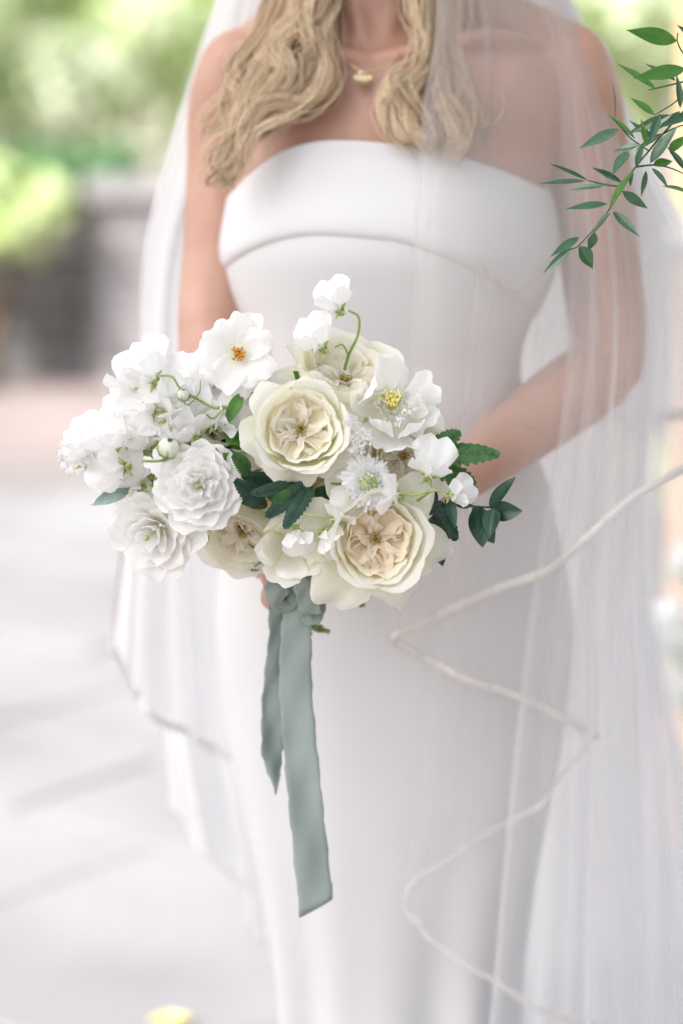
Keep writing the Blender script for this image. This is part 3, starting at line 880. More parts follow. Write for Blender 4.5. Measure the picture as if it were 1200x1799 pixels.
def add_petal(head, mat, *a, **k):
    V, F, U = pet(*a, **k)
    return mesh_obj('petal', V, F, mat, head, True, uv=U)

class PB:
    """many petals in one mesh (with UVs)"""
    def __init__(s): s.V = []; s.F = []; s.U = []
    def add(s, V, F, U):
        n = len(s.V); s.V += [tuple(v) for v in V]; s.F += [tuple(i + n for i in f) for f in F]; s.U += list(U)
    def build(s, name, mat, parent): return mesh_obj(name, s.V, s.F, mat, parent, True, uv=s.U)

def sc_prof(p, r, z=None): return [(a * r, b * (z or r)) for a, b in p]

def stamens(head, mat, r, z, n, h, th=.0006):
    b = MB()
    for i in range(n):
        a = frng.uniform(0, 6.3); q = r * math.sqrt(frng.random())
        x, y = q * math.cos(a), q * math.sin(a); l = h * frng.uniform(.6, 1.1)
        b.add(*tube([(x * .4, y * .4, z), (x * .8, y * .8, z + l * .6), (x * 1.15, y * 1.15, z + l)], [th * .6, th * .7, th * .7], 4))
        b.add(*ellipsoid((x * 1.15, y * 1.15, z + l), (th * 1.7, th * 1.7, th * 1.5), 4, 5))
    return b.build('stamens', mat, head)

GUARD = [(.05, -.45), (.5, -.35), (1.0, -.10), (1.45, -.05), (1.72, -.22)]
CUPO = [(.10, -.45), (.72, -.30), (1.02, .15), (1.10, .58), (1.26, .70)]
CUPM = [(.10, -.40), (.60, -.22), (.84, .15), (.92, .50), (1.03, .60)]
CUPI = [(.08, -.30), (.46, -.12), (.68, .14), (.75, .44), (.84, .54)]

def rose(px, py, Y, rad, face, label, inner='cream_in', outer='cream', guards=6, spin=0.0, open_=1.0, gl=1.0):
    hb = PB()
    # crinkled heart: a shallow bowl of folded petals leaning over one another in five whorls
    V, U = [], []
    for i in range(9):
        r = rad * .80 * i / 8
        for j in range(30):
            a = 2 * PI * j / 30
            V.append((r * math.cos(a), r * math.sin(a), rad * (.02 + .26 * (i / 8) ** 2))); U.append((.5, .1 + .3 * i / 8))
    hb.add(V, grid_faces(9, 30, 0, True), U)
    ns = 5
    for sct in range(ns):
        a0 = 2 * PI * sct / ns + frng.uniform(-.2, .2)
        for q in range(9):
            dq = (q - 4) / 4.0
            da = dq * (PI / ns) * .95
            r0 = rad * frng.uniform(.07, .18); r1 = rad * frng.uniform(.58, .80)
            hgt = rad * frng.uniform(.16, .26); ph = frng.uniform(0, 6.3)
            lean = (-dq * .9 + frng.uniform(-.5, .5)) * 1.3
            n = 12; V = []; U = []
            for i in range(n):
                t = i / (n - 1); r = r0 + (r1 - r0) * t
                an = a0 + da * (.6 + .4 * t) + .09 * math.sin(5 * t + ph) + .04 * math.sin(12 * t + ph * 2)
                zb = rad * (.0 + .26 * (r / rad / .8) ** 2)
                for h in range(4):
                    hh = h / 3
                    z = zb + hgt * (.6 + .7 * math.sin(PI * min(1, t * 1.1)) ** .7) * hh * (1 - .12 * hh) + .012 * rad * math.sin(15 * t + ph) * hh
                    off = lean * .17 * rad * hh * hh
                    V.append((r * math.cos(an) - off * math.sin(an), r * math.sin(an) + off * math.cos(an), z)); U.append((t, hh * .75 + .2))
            hb.add(V, grid_faces(n, 4), U)
    head = hb.build('garden_rose', M[inner], bq)
    place(head, W(px, py, Y), face, spin); tag(head, label)
    for i in range(7): add_petal(head, M[inner], i * 2 * PI / 7 + frng.uniform(-.2, .2), sc_prof(CUPI, rad * frng.uniform(.90, 1.06)), rad * .58, ruf=rad * .035, k=1.6, tip=.25)
    for i in range(6): add_petal(head, M[outer], i * PI / 3 + .5 + frng.uniform(-.2, .2), sc_prof(CUPM, rad * frng.uniform(.94, 1.05)), rad * .74, ruf=rad * .028, k=1.3, tip=.25, m=15)
    for i in range(5): add_petal(head, M[outer], i * 2 * PI / 5 + frng.uniform(-.2, .2), sc_prof(CUPO, rad * frng.uniform(.94, 1.07)), rad * .95, ruf=rad * .03, k=1.2, tip=.28, m=17)
    for i in range(guards):
        g = [(a * (1 + (gl - 1) * (a > .6)), b + frng.uniform(-.12, .12) * (a > 1)) for a, b in GUARD]
        add_petal(head, M[outer], i * 2 * PI / guards + .35 + frng.uniform(-.15, .15), sc_prof(g, rad * frng.uniform(.92, 1.08)), rad * 1.0, ruf=rad * .10, k=1.1, tip=.40, m=17, n=12)
    stamens(head, M['stamen'], rad * .12, -.02 * rad, 26, rad * .26, .0005)
    return head

def ranunculus(px, py, Y, rad, face, label, spin=0.0, flat=1.0, loose=0.0):
    hb = PB(); rings = 7 if loose < .8 else 5; outer = []
    for q in range(rings):
        f = 1 - (q / rings) ** .9 * .9
        n = max(4, int(4 + (4 - 2 * loose) * f))
        for i in range(n):
            rr = rad * f * frng.uniform(.93, 1.07)
            op = (1 - q / rings)
            zq = .085 * q * rad * flat
            prof = [(.05 * rad, -.40 * rad + zq * .5), (.42 * rr, -.26 * rad + zq), (.76 * rr, .0 + zq), (.98 * rr, .20 * rad * (1 - .35 * op) + zq), ((.98 + .12 * op) * rr, .30 * rad * (1 - .55 * op) + zq)]
            args = (2 * PI * i / n + q * .55 + frng.uniform(-.12 - .2 * loose, .12 + .2 * loose), prof, rr * (.62 + .2 * loose))
            kw = dict(ruf=rad * (.035 + .05 * loose) * f, k=1.6 - .5 * loose, tip=.30 + .06 * loose, n=10, m=13, wob=.12 + .12 * loose)
            if q < 4: outer.append((args, kw))
            else: hb.add(*pet(*args, **kw))
    head = hb.build('ranunculus', M['white'], bq)
    place(head, W(px, py, Y), face, spin); tag(head, label)
    for a, k in outer: add_petal(head, M['white'], *a, **k)
    b = MB(); b.add(*ellipsoid((0, 0, .50 * rad), (.06 * rad, .06 * rad, .10 * rad), 8, 10)); b.build('centre', M['calyx'], head)
    return head

def open_flower(px, py, Y, rad, face, label, spin=0.0):
    b = MB(); b.add(*ellipsoid((0, 0, 0), (.10 * rad, .10 * rad, .16 * rad), 8, 10))
    head = b.build('butterfly_ranunculus', M['stamen'], bq); place(head, W(px, py, Y), face, spin); tag(head, label)
    for i in range(5): add_petal(head, M['white'], 2 * PI * i / 5 + .3, sc_prof([(.05, -.08), (.40, -.02), (.78, .14), (1.06, .16)], rad * frng.uniform(.95, 1.1)), rad * .74, ruf=rad * .09, k=1.2, tip=.30, notch=.04, m=15)
    for i in range(5): add_petal(head, M['white'], 2 * PI * i / 5 + .93, sc_prof([(.05, -.14), (.40, -.12), (.80, -.04), (1.12, -.10)], rad * frng.uniform(.95, 1.1)), rad * .74, ruf=rad * .09, k=1.2, tip=.30, m=15)
    stamens(head, M['orange'], rad * .17, .03 * rad, 34, rad * .16, .0007)
    return head

def peony(px, py, Y, rad, face, label, spin=0.0):
    hb = PB()
    for i in range(46):
        a = frng.uniform(0, 6.3); r = rad * .48 * math.sqrt(frng.random())
        p = [(r + .0008, -.1 * rad), (r + .03 * rad, .16 * rad), (r + frng.uniform(.0, .14) * rad, .34 * rad), (r + frng.uniform(.02, .22) * rad, .42 * rad)]
        hb.add(*pet(a, p, rad * .12, 6, 7, .2, rad * .05, 2))
    head = hb.build('double_anemone', M['white'], bq); place(head, W(px, py, Y), face, spin); tag(head, label)
    for ring, (n, pr, w) in enumerate(((5, [(.05, -.3), (.55, -.22), (.82, .18), (.80, .56), (.70, .74)], .60), (6, [(.05, -.35), (.6, -.3), (1.0, .0), (1.18, .36), (1.28, .44)], .68))):
        for i in range(n):
            if ring == 0 and i in (1,): continue
            add_petal(head, M['white'], 2 * PI * i / n + ring * .5 + frng.uniform(-.15, .15), sc_prof(pr, rad * frng.uniform(.9, 1.1)), rad * w, ruf=rad * .09, k=1.1, tip=.40, m=15)
    b = MB()
    for i in range(60):
        a = frng.uniform(.9, 2.6); r = rad * frng.uniform(.05, .5)
        x, y = r * math.cos(a), r * math.sin(a)
        b.add(*tube([(x * .7, y * .7, 0), (x, y, .3 * rad), (x * 1.1, y * 1.1, .46 * rad * frng.uniform(.8, 1.15))], [.0008, .0011, .0010], 4))
    b.build('stamens', M['yellow'], head)
    return head

def lisianthus(px, py, Y, rad, face, label, spin=0.0):
    b = MB(); b.add(*ellipsoid((0, 0, -.42 * rad), (.20 * rad, .20 * rad, .22 * rad), 8, 12))
    for s in (-1, 1): b.add(*tube([(0, 0, -.25 * rad), (s * .05 * rad, 0, 0), (s * .13 * rad, 0, .08 * rad)], [.0012, .0010, .0016], 6))
    head = b.build('lisianthus', M['calyx'], bq); place(head, W(px, py, Y), face, spin); tag(head, label)
    for ring, (n, s) in enumerate(((4, .80), (5, 1.0))):
        for i in range(n):
            add_petal(head, M['cream' if ring else 'white'], 2 * PI * i / n + ring * .6, sc_prof([(.12, -.62), (.58, -.45), (.80, .02), (.92, .34), (1.10, .42)], rad * s * frng.uniform(.96, 1.05)), rad * .80 * s, ruf=rad * .05, k=1.3, tip=.30, m=15)
    return head

def scabiosa(px, py, Y, rad, face, label, spin=0.0, green=True):
    b = MB(); b.add(*ellipsoid((0, 0, .10 * rad), (.42 * rad, .42 * rad, .26 * rad), 10, 16))
    head = b.build('scabiosa', M['calyx'], bq); place(head, W(px, py, Y), face, spin); tag(head, label)
    for q, (n, r, z, w) in enumerate(((11, 1.0, 0, .30), (11, .84, .10, .26))):
        for i in range(n):
            add_petal(head, M['pea'], 2 * PI * i / n + q * .28, sc_prof([(.20, -.05 + z), (.5, .05 + z), (.8, .12 + z), (1.02, .06 + z)], rad * r * frng.uniform(.9, 1.1)), rad * w, ruf=rad * .09, k=2.5, tip=.25, n=7, m=8)
    fb = PB()
    for i in range(40):
        u = i / 40; a = i * 2.4; r = rad * .46 * math.sqrt(u); z = rad * (.34 - .22 * u)
        if green and u < .55 and i % 2: continue
        for k in range(4):
            c = np.array([r * math.cos(a), r * math.sin(a), z]); an = a + k * PI / 2
            V, F, U = pet(an, [(.0006, 0), (.03 * rad, .02 * rad), (.075 * rad, .05 * rad), (.11 * rad, .06 * rad)], rad * .055, 3, 4, rmin=.0005)
            fb.add(np.array(V) + c, F, U)
    fb.build('florets', M['pea'], head)
    if green:
        g = MB()
        for i in range(30):
            u = i / 30; a = i * 2.4 + 1; r = rad * .34 * math.sqrt(u)
            g.add(*ellipsoid((r * math.cos(a), r * math.sin(a), rad * (.40 - .2 * u)), (.035 * rad, .035 * rad, .05 * rad), 5, 6))
        g.build('buds', M['calyx'], head)
    return head

def sweet_pea(px, py, Y, size, face, label=None, spin=0.0, side=1.0):
    """standard, two wings and keel on a green calyx; local +Y points to the top of the flower"""
    b = MB()
    b.add(*ellipsoid((0, -.02 * size, -.10 * size), (.10 * size, .12 * size, .12 * size), 7, 10))
    for i in range(5):
        a = 2 * PI * i / 5 + .3
        b.add(*tube([(0.06 * size * math.cos(a), .06 * size * math.sin(a), -.06 * size), (.15 * size * math.cos(a), .15 * size * math.sin(a), .05 * size), (.27 * size * math.cos(a), .27 * size * math.sin(a), .06 * size)], [.06 * size, .045 * size, .006 * size], 5))
    head = b.build('sweet_pea', M['calyx'], bq); place(head, W(px, py, Y), face, spin)
    if label: tag(head, label)
    def pl(wd, ln, x0, fold, wav, tilt, yaw, notch, curl):
        n, m = 11, 13; V = []; U = []
        p1, p2 = frng.uniform(0, 6.3), frng.uniform(0, 6.3)
        for i in range(n):
            t = i / (n - 1)
            for j in range(m):
                s = 2 * j / (m - 1) - 1
                te = t * (1 - .38 * abs(s) ** 2.3 - notch * math.exp(-(s / .2) ** 2) * t)
                x = wd * s * (min(1, te * 1.25) ** .55) * (1 - .12 * te ** 5)
                y = ln * te
                z = fold * abs(s) ** 1.3 * t + curl * te * te + wav * t * t * (math.sin(4.2 * s + p1) + .6 * math.sin(9 * s + p2)) + .5 * wav * math.sin(5 * t + p1) * s
                V.append((x, y, z)); U.append((s * .5 + .5, te))
        Mx = Matrix.Rotation(yaw, 4, 'Y') @ Matrix.Rotation(tilt, 4, 'X')
        V = [tuple(Mx @ Vector(v) + Vector((x0, 0, 0))) for v in V]
        mesh_obj('petal', V, grid_faces(n, m), M['pea'], head, True, uv=U)
    pl(size * .64, size * 1.0, 0, -.10 * size, .085 * size, R(8), 0, .14, -.22 * size)
    for s in (-1, 1):
        pl(size * .34, size * .66, s * .05 * size, .06 * size, .06 * size, R(48), s * R(32), .0, .10 * size)
    pl(size * .18, size * .42, 0, .20 * size, .01 * size, R(62), 0, 0, .12 * size)
    return head

def stem(pts, r0=.0014, r1=.0009, mat='stemg', name='stem'):
    P = crom([W(*p) for p in pts], 6 * len(pts)) - BQ
    b = MB(); b.add(*tube(P, np.linspace(r0, r1, len(P)), 7)); return b.build(name, M[mat], bq)

def leaf_mesh(Bp, Tp, wd, nrm, fold=.25, arch=.10, n=11, m=7, shape=1.0, curl=0.0, tooth=0.0, pw=.85):
    Bp = np.asarray(Bp, float); Tp = np.asarray(Tp, float)
    ax = Tp - Bp; L = np.linalg.norm(ax); ax /= L
    nn = np.asarray(nrm, float); nn = nn - ax * nn.dot(ax); nn /= np.linalg.norm(nn); sx = np.cross(ax, nn)
    V = []
    for i in range(n):
        t = i / (n - 1)
        hw = wd / 2 * (math.sin(PI * t ** (.80 * shape)) ** pw) + .0002
        if tooth: hw *= 1 + tooth * (i % 2)
        for j in range(m):
            s = 2 * j / (m - 1) - 1
            V.append(Bp + ax * L * t + sx * hw * s + nn * (fold * hw * abs(s) - arch * L * (t * t - t) * 1.0 - curl * L * t * t))
    return V, grid_faces(n, m)

def leaf(parent, origin, b, t, wd, mat, tilt=None, name='leaf', rg=frng, **k):
    Bp, Tp = W(*b), W(*t)
    nrm = np.array([rg.uniform(-.5, .5), -1.0, rg.uniform(-.1, .9)]) if tilt is None else np.array(tilt)
    V, F = leaf_mesh(Bp, Tp, wd, nrm, **k)
    return mesh_obj(name, np.array(V) - origin, F, M[mat], parent)

def fern(b, t, wd, mat, label=None, nrm=(0, -1, .5), pairs=8):
    """a toothed, pinnate leaf"""
    Bp, Tp = W(*b), W(*t); ax = Tp - Bp; L = np.linalg.norm(ax); ax /= L
    nn = np.array(nrm, float); nn -= ax * nn.dot(ax); nn /= np.linalg.norm(nn); sx = np.cross(ax, nn)
    bld = MB()
    bld.add(*tube(crom([Bp, (Bp + Tp) / 2 + nn * .04 * L, Tp], 10), np.linspace(.0009, .0003, 10), 5))
    for i in range(pairs):
        u = .12 + .84 * i / (pairs - 1); pl = wd * .5 * math.sin(PI * (.25 + .72 * u)) ** .8 + .002
        c = Bp + ax * L * u + nn * .16 * L * u * (1 - u)
        for s in (-1, 1):
            d = sx * s * .9 + ax * (.42 + .5 * u); d /= np.linalg.norm(d)
            V, F = leaf_mesh(c, c + d * pl - nn * pl * .18, L / pairs * 1.15, nn + d * .1, .18, .08, 9, 3, .8, tooth=.35)
            bld.add(V, F)
    V, F = leaf_mesh(Bp + ax * L * .93, Tp + ax * L * .06, L / pairs, nn, .2, .05, 7, 3); bld.add(V, F)
    o = mesh_obj('fern_leaf', np.vstack(bld.V) - BQ, bld.F, M[mat], bq)
    if label: tag(o, label)
    return o

FC = (0, -1, .16)
# --- large flowers (pixel of the centre, depth, size in metres, the way it faces)
rose(528, 756, 2.205, .037, (.05, -1, .30), 'creamy cupped rose with a crinkled buttery heart in the middle of the bouquet', guards=6, gl=.95)
rose(658, 945, 2.200, .039, (.16, -1, .02), 'cream rose with an apricot heart at the lower right', 'blush_in', guards=6, spin=.5, gl=1.1)
rose(604, 676, 2.262, .043, (.22, -.55, 1), 'cream rose seen from the side behind the top of the bouquet', guards=5, spin=.2)
rose(428, 930, 2.270, .036, (-.35, -.8, -.55), 'cream rose turned down at the lower left', guards=5, spin=.9)
rose(420, 730, 2.285, .036, (-.25, -.9, .5), 'half hidden cream rose left of the middle', guards=5, spin=.1)
ranunculus(350, 852, 2.205, .040, (-.05, -1, .12), 'many petalled white ranunculus on the left', .3, .95, .55)
ranunculus(272, 932, 2.220, .042, (-.30, -1, -.18), 'loose petalled white ranunculus hanging lowest on the left', 1.1, .8, 1.0)
ranunculus(330, 745, 2.290, .036, (-.25, -.8, .6), 'white ranunculus tucked behind the upper left sweet peas', 2.1)
lisianthus(512, 962, 2.205, .031, (.02, -1, -.05), 'white lisianthus with a green throat above the ribbon')
open_flower(418, 622, 2.235, .034, (.02, -1, .22), 'open white butterfly ranunculus with orange stamens', .25)
open_flower(350, 672, 2.275, .030, (-.35, -.9, .55), 'open white flower behind the butterfly ranunculus', .9)
rose(705, 800, 2.265, .033, (.35, -.9, .1), 'cream rose half hidden under the yellow centred flower', guards=5, spin=.4)
peony(692, 722, 2.215, .033, (.12, -1, .45), 'double white flower with a yellow centre at the upper right', .2)
scabiosa(648, 850, 2.185, .026, (.25, -1, .35), 'white scabiosa with a green beaded centre')
scabiosa(132, 792, 2.265, .021, (-.75, -.9, .15), 'frilly white scabiosa at the far left tip', green=False)
# --- sweet peas
PEAS = [(596, 545, 2.25, .033, (-.35, -.9, .35), .5), (566, 612, 2.25, .034, (-.30, -.9, .25), .55),
        (272, 668, 2.24, .036, (-.45, -.9, .25), .55), (238, 735, 2.25, .034, (-.5, -.9, .1), 1.0), (300, 735, 2.225, .036, (-.2, -1, .2), -.5),
        (322, 690, 2.24, .032, (.1, -1, .4), -.2), (196, 800, 2.23, .038, (-.2, -1, .2), .35), (218, 822, 2.22, .034, (-.3, -1, -.1), 1.6), (170, 800, 2.24, .033, (-.4, -1, .1), .9),
        (258, 790, 2.255, .034, (-.2, -1, .3), .1), (395, 680, 2.265, .034, (-.1, -1, .3), .4), (262, 842, 2.26, .032, (-.2, -1, 0), 2.4),
        (350, 720, 2.235, .036, (.0, -1, .3), .8), (400, 760, 2.245, .034, (-.1, -1, .2), -.4), (455, 690, 2.25, .036, (.0, -1, .5), .3), (285, 860, 2.25, .034, (-.2, -1, .1), -1.2), (232, 690, 2.255, .034, (-.5, -.9, .3), .2), (150, 812, 2.245, .032, (-.4, -1, .0), -.3),
        (345, 765, 2.222, .034, (-.1, -1, .3), .2), (305, 705, 2.235, .034, (-.2, -1, .3), 1.2), (225, 770, 2.235, .034, (-.3, -1, .2), -.6), (268, 720, 2.228, .034, (-.3, -1, .2), 2.2), (375, 745, 2.225, .030, (.1, -1, .2), -1.0), (245, 855, 2.245, .034, (-.3, -1, -.1), .6),
        (318, 785, 2.216, .026, (-.1, -1, .3), .3), (282, 775, 2.222, .026, (-.2, -1, .2), -.5),
        (752, 838, 2.190, .036, (-.05, -1, .1), -.25), (790, 872, 2.190, .026, (.3, -1, .2), -1.2), (700, 872, 2.180, .034, (-.2, -1, .1), 1.3),
        (590, 915, 2.185, .030, (-.1, -1, .15), -.5), (520, 930, 2.180, .026, (.05, -1, -.2), 3.3), (566, 935, 2.182, .028, (.2, -1, -.1), -2.3)]
for i, p in enumerate(PEAS):
    sweet_pea(p[0], p[1], p[2], p[3] * (1.3 if p[0] < 450 else 1.12), p[4], None, p[5])
# --- small umbels of lace flower
for (px, py, Y, r) in ((617, 742, 2.172, .007), (636, 768, 2.168, .010), (628, 792, 2.168, .008)):
    fb = PB(); c = W(px, py, Y)
    for i in range(20):
        a = i * 2.4; q = r * math.sqrt(i / 20); cc = np.array([q * math.cos(a), q * math.sin(a), .25 * r * (1 - (q / r) ** 2) + frng.uniform(-.0006, .0006)])
        for k in range(5):
            V, F, U = pet(a + k * 1.257, [(.0003, 0), (.0011, .0003), (.0023, .0004)], .0012, 3, 3, rmin=.0004); fb.add(np.array(V) + cc, F, U)
    o = fb.build('lace_flower', M['pea'], bq); place(o, c, (frng.uniform(-.3, .3), -1, .5))
# --- buds
def bud(px, py, Y, r, face, label):
    fb = PB()
    for q in range(4):
        for i in range(5):
            s = 1 - q * .18
            fb.add(*pet(i * 1.257 + q * .5, [(.05 * r, -.9 * r), (.8 * r * s, -.5 * r), (1.0 * r * s, .1 * r), (.75 * r * s, .7 * r), (.35 * r * s, .95 * r)], r * .75 * s, 8, 8, .2, .0004, 2))
    o = fb.build('flower_bud', M['bud'], bq); place(o, W(px, py, Y), face); tag(o, label)
    b = MB()
    for i in range(5):
        a = i * 1.257
        V, F = leaf_mesh((.2 * r * math.cos(a), .2 * r * math.sin(a), -r), (1.15 * r * math.cos(a), 1.15 * r * math.sin(a), -.1 * r), .8 * r, (math.cos(a), math.sin(a), -.6), .2, .2); b.add(V, F)
    b.build('sepals', M['calyx'], o)
M['bud'] = petal_mat('bud_petal', (0.88, 0.89, 0.80), (0.62, 0.70, 0.40), .1, .7)
bud(297, 788, 2.205, .0105, (.15, -.55, 1), 'round greenish white ranunculus bud on the left')
bud(322, 694, 2.215, .0060, (.1, -.5, 1), 'small green bud among the left sweet peas')
# --- stems in view
stem([(612, 545, 2.248), (630, 558, 2.246), (628, 590, 2.25), (612, 625, 2.26), (600, 670, 2.275)], .0011, .0016)
stem([(588, 610, 2.25), (602, 606, 2.25), (612, 624, 2.258)], .0008, .0010)
stem([(280, 660, 2.225), (302, 662, 2.22), (318, 684, 2.215), (345, 700, 2.215), (375, 716, 2.215), (400, 718, 2.22), (430, 760, 2.26)], .0009, .0016)
stem([(322, 702, 2.215), (330, 712, 2.215), (350, 690, 2.21), (352, 668, 2.212)], .0007, .0006)
stem([(250, 810, 2.21), (275, 810, 2.206), (300, 806, 2.208), (335, 800, 2.23)], .0013, .0013)
stem([(395, 715, 2.212), (375, 735, 2.21), (362, 728, 2.21)], .0012, .0008)
stem([(750, 865, 2.182), (768, 862, 2.18), (785, 872, 2.18), (796, 868, 2.182)], .0012, .0010, 'calyx')
stem([(700, 866, 2.175), (725, 870, 2.178), (752, 866, 2.182), (700, 900, 2.25)], .0010, .0014, 'calyx')
stem([(520, 900, 2.178), (545, 905, 2.178), (570, 910, 2.18)], .0011, .0010, 'calyx')
stem([(600, 850, 2.20), (560, 852, 2.205), (530, 880, 2.22)], .0016, .0016)
stem([(262, 850, 2.215), (275, 866, 2.212), (300, 872, 2.214)], .0010, .0009)
# stem bundle inside the hands, ends showing below
for i in range(16):
    a = i * 2.4; q = .013 * math.sqrt((i + .5) / 16)
    o = np.array([q * math.cos(a), q * math.sin(a), 0])
    p1 = S1 + o * 1.2 + AX * .03; p0 = S0 + o * .8; end = S0 - AX * (.01 + .012 * frng.random()) + o * 2.6
    b = MB(); b.add(*tube(crom([W(500 + 200 * math.cos(a) * (i / 16), 830 + 70 * math.sin(a), 2.27), p1, p0, end], 20) - BQ, .0024, 7)); b.build('stem', M['stemg'], bq)
stem([(600, 985, 2.31), (618, 1030, 2.315), (632, 1052, 2.318), (637, 1066, 2.318)], .0030, .0032)
stem([(488, 995, 2.31), (478, 1015, 2.312), (471, 1036, 2.313)], .0022, .0026, 'calyx')
# --- greenery
RL = [((860, 893, 2.22), (906, 838, 2.21), .013, 'dark_leaf'), ((862, 896, 2.22), (918, 898, 2.205), .019, 'dark_leaf'),
      ((838, 890, 2.225), (848, 962, 2.215), .022, 'dark_leaf'), ((868, 893, 2.215), (860, 945, 2.195), .017, 'dark_leaf'), ((848, 892, 2.215), (842, 940, 2.20), .016, 'dark_leaf'),
      ((785, 868, 2.205), (800, 928, 2.195), .010, 'dark_leaf'), ((760, 905, 2.235), (778, 995, 2.225), .024, 'dark_leaf'), ((800, 888, 2.235), (838, 855, 2.23), .020, 'dark_leaf'),
      ((830, 892, 2.24), (868, 955, 2.245), .020, 'dark_leaf'), ((765, 880, 2.24), (725, 900, 2.235), .018, 'dark_leaf'), ((770, 880, 2.245), (735, 872, 2.235), .018, 'dark_leaf')]
for b, t, w, m in RL: leaf(bq, BQ, b, t, w, m, fold=.35, arch=.12)
stem([(872, 892, 2.22), (835, 890, 2.225), (790, 886, 2.235), (720, 905, 2.27), (600, 930, 2.30)], .0009, .0018, 'dark_leaf')
fern((752, 800, 2.245), (872, 798, 2.225), .030, 'fern', 'fresh green fern leaf at the right', (.1, -.8, .7))
fern((748, 795, 2.25), (805, 762, 2.24), .026, 'fern', None, (-.1, -.8, .7), 7)
fern((770, 820, 2.25), (830, 850, 2.24), .024, 'fern', None, (.1, -.9, .4), 6)
fern((760, 880, 2.24), (800, 945, 2.235), .020, 'dark_leaf', None, (.1, -.9, .4), 7)
for b, t in (((545, 850, 2.21), (445, 868, 2.165)), ((540, 850, 2.20), (470, 905, 2.165)), ((545, 852, 2.20), (502, 925, 2.165)), ((555, 855, 2.21), (480, 880, 2.17)), ((440, 830, 2.21), (410, 800, 2.18)), ((460, 890, 2.20), (415, 845, 2.175)), ((520, 850, 2.24), (430, 838, 2.21)),
             ((450, 880, 2.24), (404, 795, 2.205)), ((560, 850, 2.24), (585, 920, 2.21)), ((470, 880, 2.25), (425, 880, 2.21))):
    fern(b, t, .017, 'fern' if frng.random() < .6 else 'dark_leaf', None, (frng.uniform(-.4, .4), -1, frng.uniform(.0, .6)), 9)
for b, t, w, m in [((425, 690, 2.23), (395, 748, 2.215), .012, 'bright_leaf'), ((430, 770, 2.24), (396, 778, 2.215), .018, 'bright_leaf'), ((425, 790, 2.24), (398, 740, 2.222), .016, 'bright_leaf'),
                   ((526, 672, 2.25), (515, 652, 2.24), .010, 'bright_leaf'), ((395, 800, 2.215), (378, 788, 2.20), .008, 'bright_leaf'), ((405, 815, 2.212), (392, 795, 2.20), .009, 'bright_leaf'),
                   ((222, 870, 2.24), (160, 888, 2.235), .009, 'dusty'), ((228, 862, 2.245), (178, 862, 2.24), .009, 'dusty'), ((360, 935, 2.24), (358, 960, 2.235), .008, 'bright_leaf'),
                   ((480, 985, 2.26), (440, 1003, 2.27), .007, 'fern'), ((600, 1030, 2.31), (606, 1058, 2.31), .005, 'dark_leaf')]:
    leaf(bq, BQ, b, t, w, m, fold=.3)
fern((235, 850, 2.25), (172, 882, 2.24), .014, 'dusty', 'dusty grey green leaf at the left', (0, -1, .4), 7)
for i in range(46):     # leaf backing deep inside the bouquet
    a = frng.uniform(0, 6.3); q = math.sqrt(frng.random())
    px, py = 490 + 210 * q * math.cos(a), 830 + 115 * q * math.sin(a)
    leaf(bq, BQ, (px, py, 2.29), (px + frng.uniform(-60, 60), py + frng.uniform(-60, 60), 2.265), .022, 'fern' if i % 2 else 'dark_leaf')

# --- ribbon
def strip(name, pts, widths, nrm, label=None, wav=.0030, tw=0.0, n=60, m=9, parent=bq, org=BQ, mat='velvet'):
    C = crom([list(W(*p)) for p in pts], n); wd = np.interp(np.linspace(0, 1, n), np.linspace(0, 1, len(widths)), widths)
    T = np.gradient(C, axis=0); T /= np.linalg.norm(T, axis=1)[:, None]
    V = []
    for i in range(n):
        t = i / (n - 1)
        nn = np.array(nrm(t), float); nn -= T[i] * nn.dot(T[i]); nn /= np.linalg.norm(nn); sx = np.cross(T[i], nn)
        for j in range(m):
            s = 2 * j / (m - 1) - 1
            e = .0006 * math.sin(63 * t + j) + .0004 * math.sin(141 * t) if abs(s) > .9 else 0
            V.append(C[i] + sx * (wd[i] / 2 * s + e) + nn * (wav * math.sin(1.6 * s + 7 * t) + wav * .6 * math.sin(15 * t + 2 * s) + wav * .3 * math.sin(31 * t - 3 * s)) + T[i] * (.008 * s * max(0, t - .9) * 10))
    o = mesh_obj(name, np.array(V) - org, grid_faces(n, m), M[mat], parent)
    sm = o.modifiers.new('thickness', 'SOLIDIFY'); sm.thickness = .0008; sm.offset = 0
    if label: tag(o, label)
    return o
front = lambda t: (.1 * math.sin(4 * t), -1, .05)
strip('ribbon_tail', [(530, 1015, 2.275), (524, 1060, 2.268), (520, 1120, 2.272), (520, 1220, 2.275), (530, 1340, 2.272), (542, 1460, 2.268), (556, 1596, 2.265)], [.022, .026, .030, .032, .033, .033, .034], front, 'long sage velvet ribbon tail in front')
strip('ribbon_tail', [(500, 1015, 2.295), (488, 1060, 2.295), (486, 1130, 2.30), (480, 1230, 2.305), (478, 1320, 2.30), (488, 1382, 2.30)], [.016, .017, .018, .021, .022, .006], lambda t: (.35 + .3 * math.sin(5 * t), -1, 0), 'shorter sage velvet ribbon tail behind')
strip('ribbon_loop', [(520, 1005, 2.285), (500, 1010, 2.262), (486, 1030, 2.255), (498, 1056, 2.258), (513, 1040, 2.272), (520, 1010, 2.285)], [.020, .022, .024, .024, .022, .018], lambda t: (math.cos(2 * PI * t + 2.6), -.9, math.sin(2 * PI * t + 2.6)), 'folded loop of sage velvet ribbon')
strip('ribbon_loop', [(522, 1005, 2.280), (530, 1020, 2.262), (540, 1050, 2.256), (548, 1082, 2.262), (552, 1040, 2.280), (540, 1005, 2.292)], [.016, .020, .022, .020, .026, .020], lambda t: (1.0 - 1.6 * t, -1, .1))
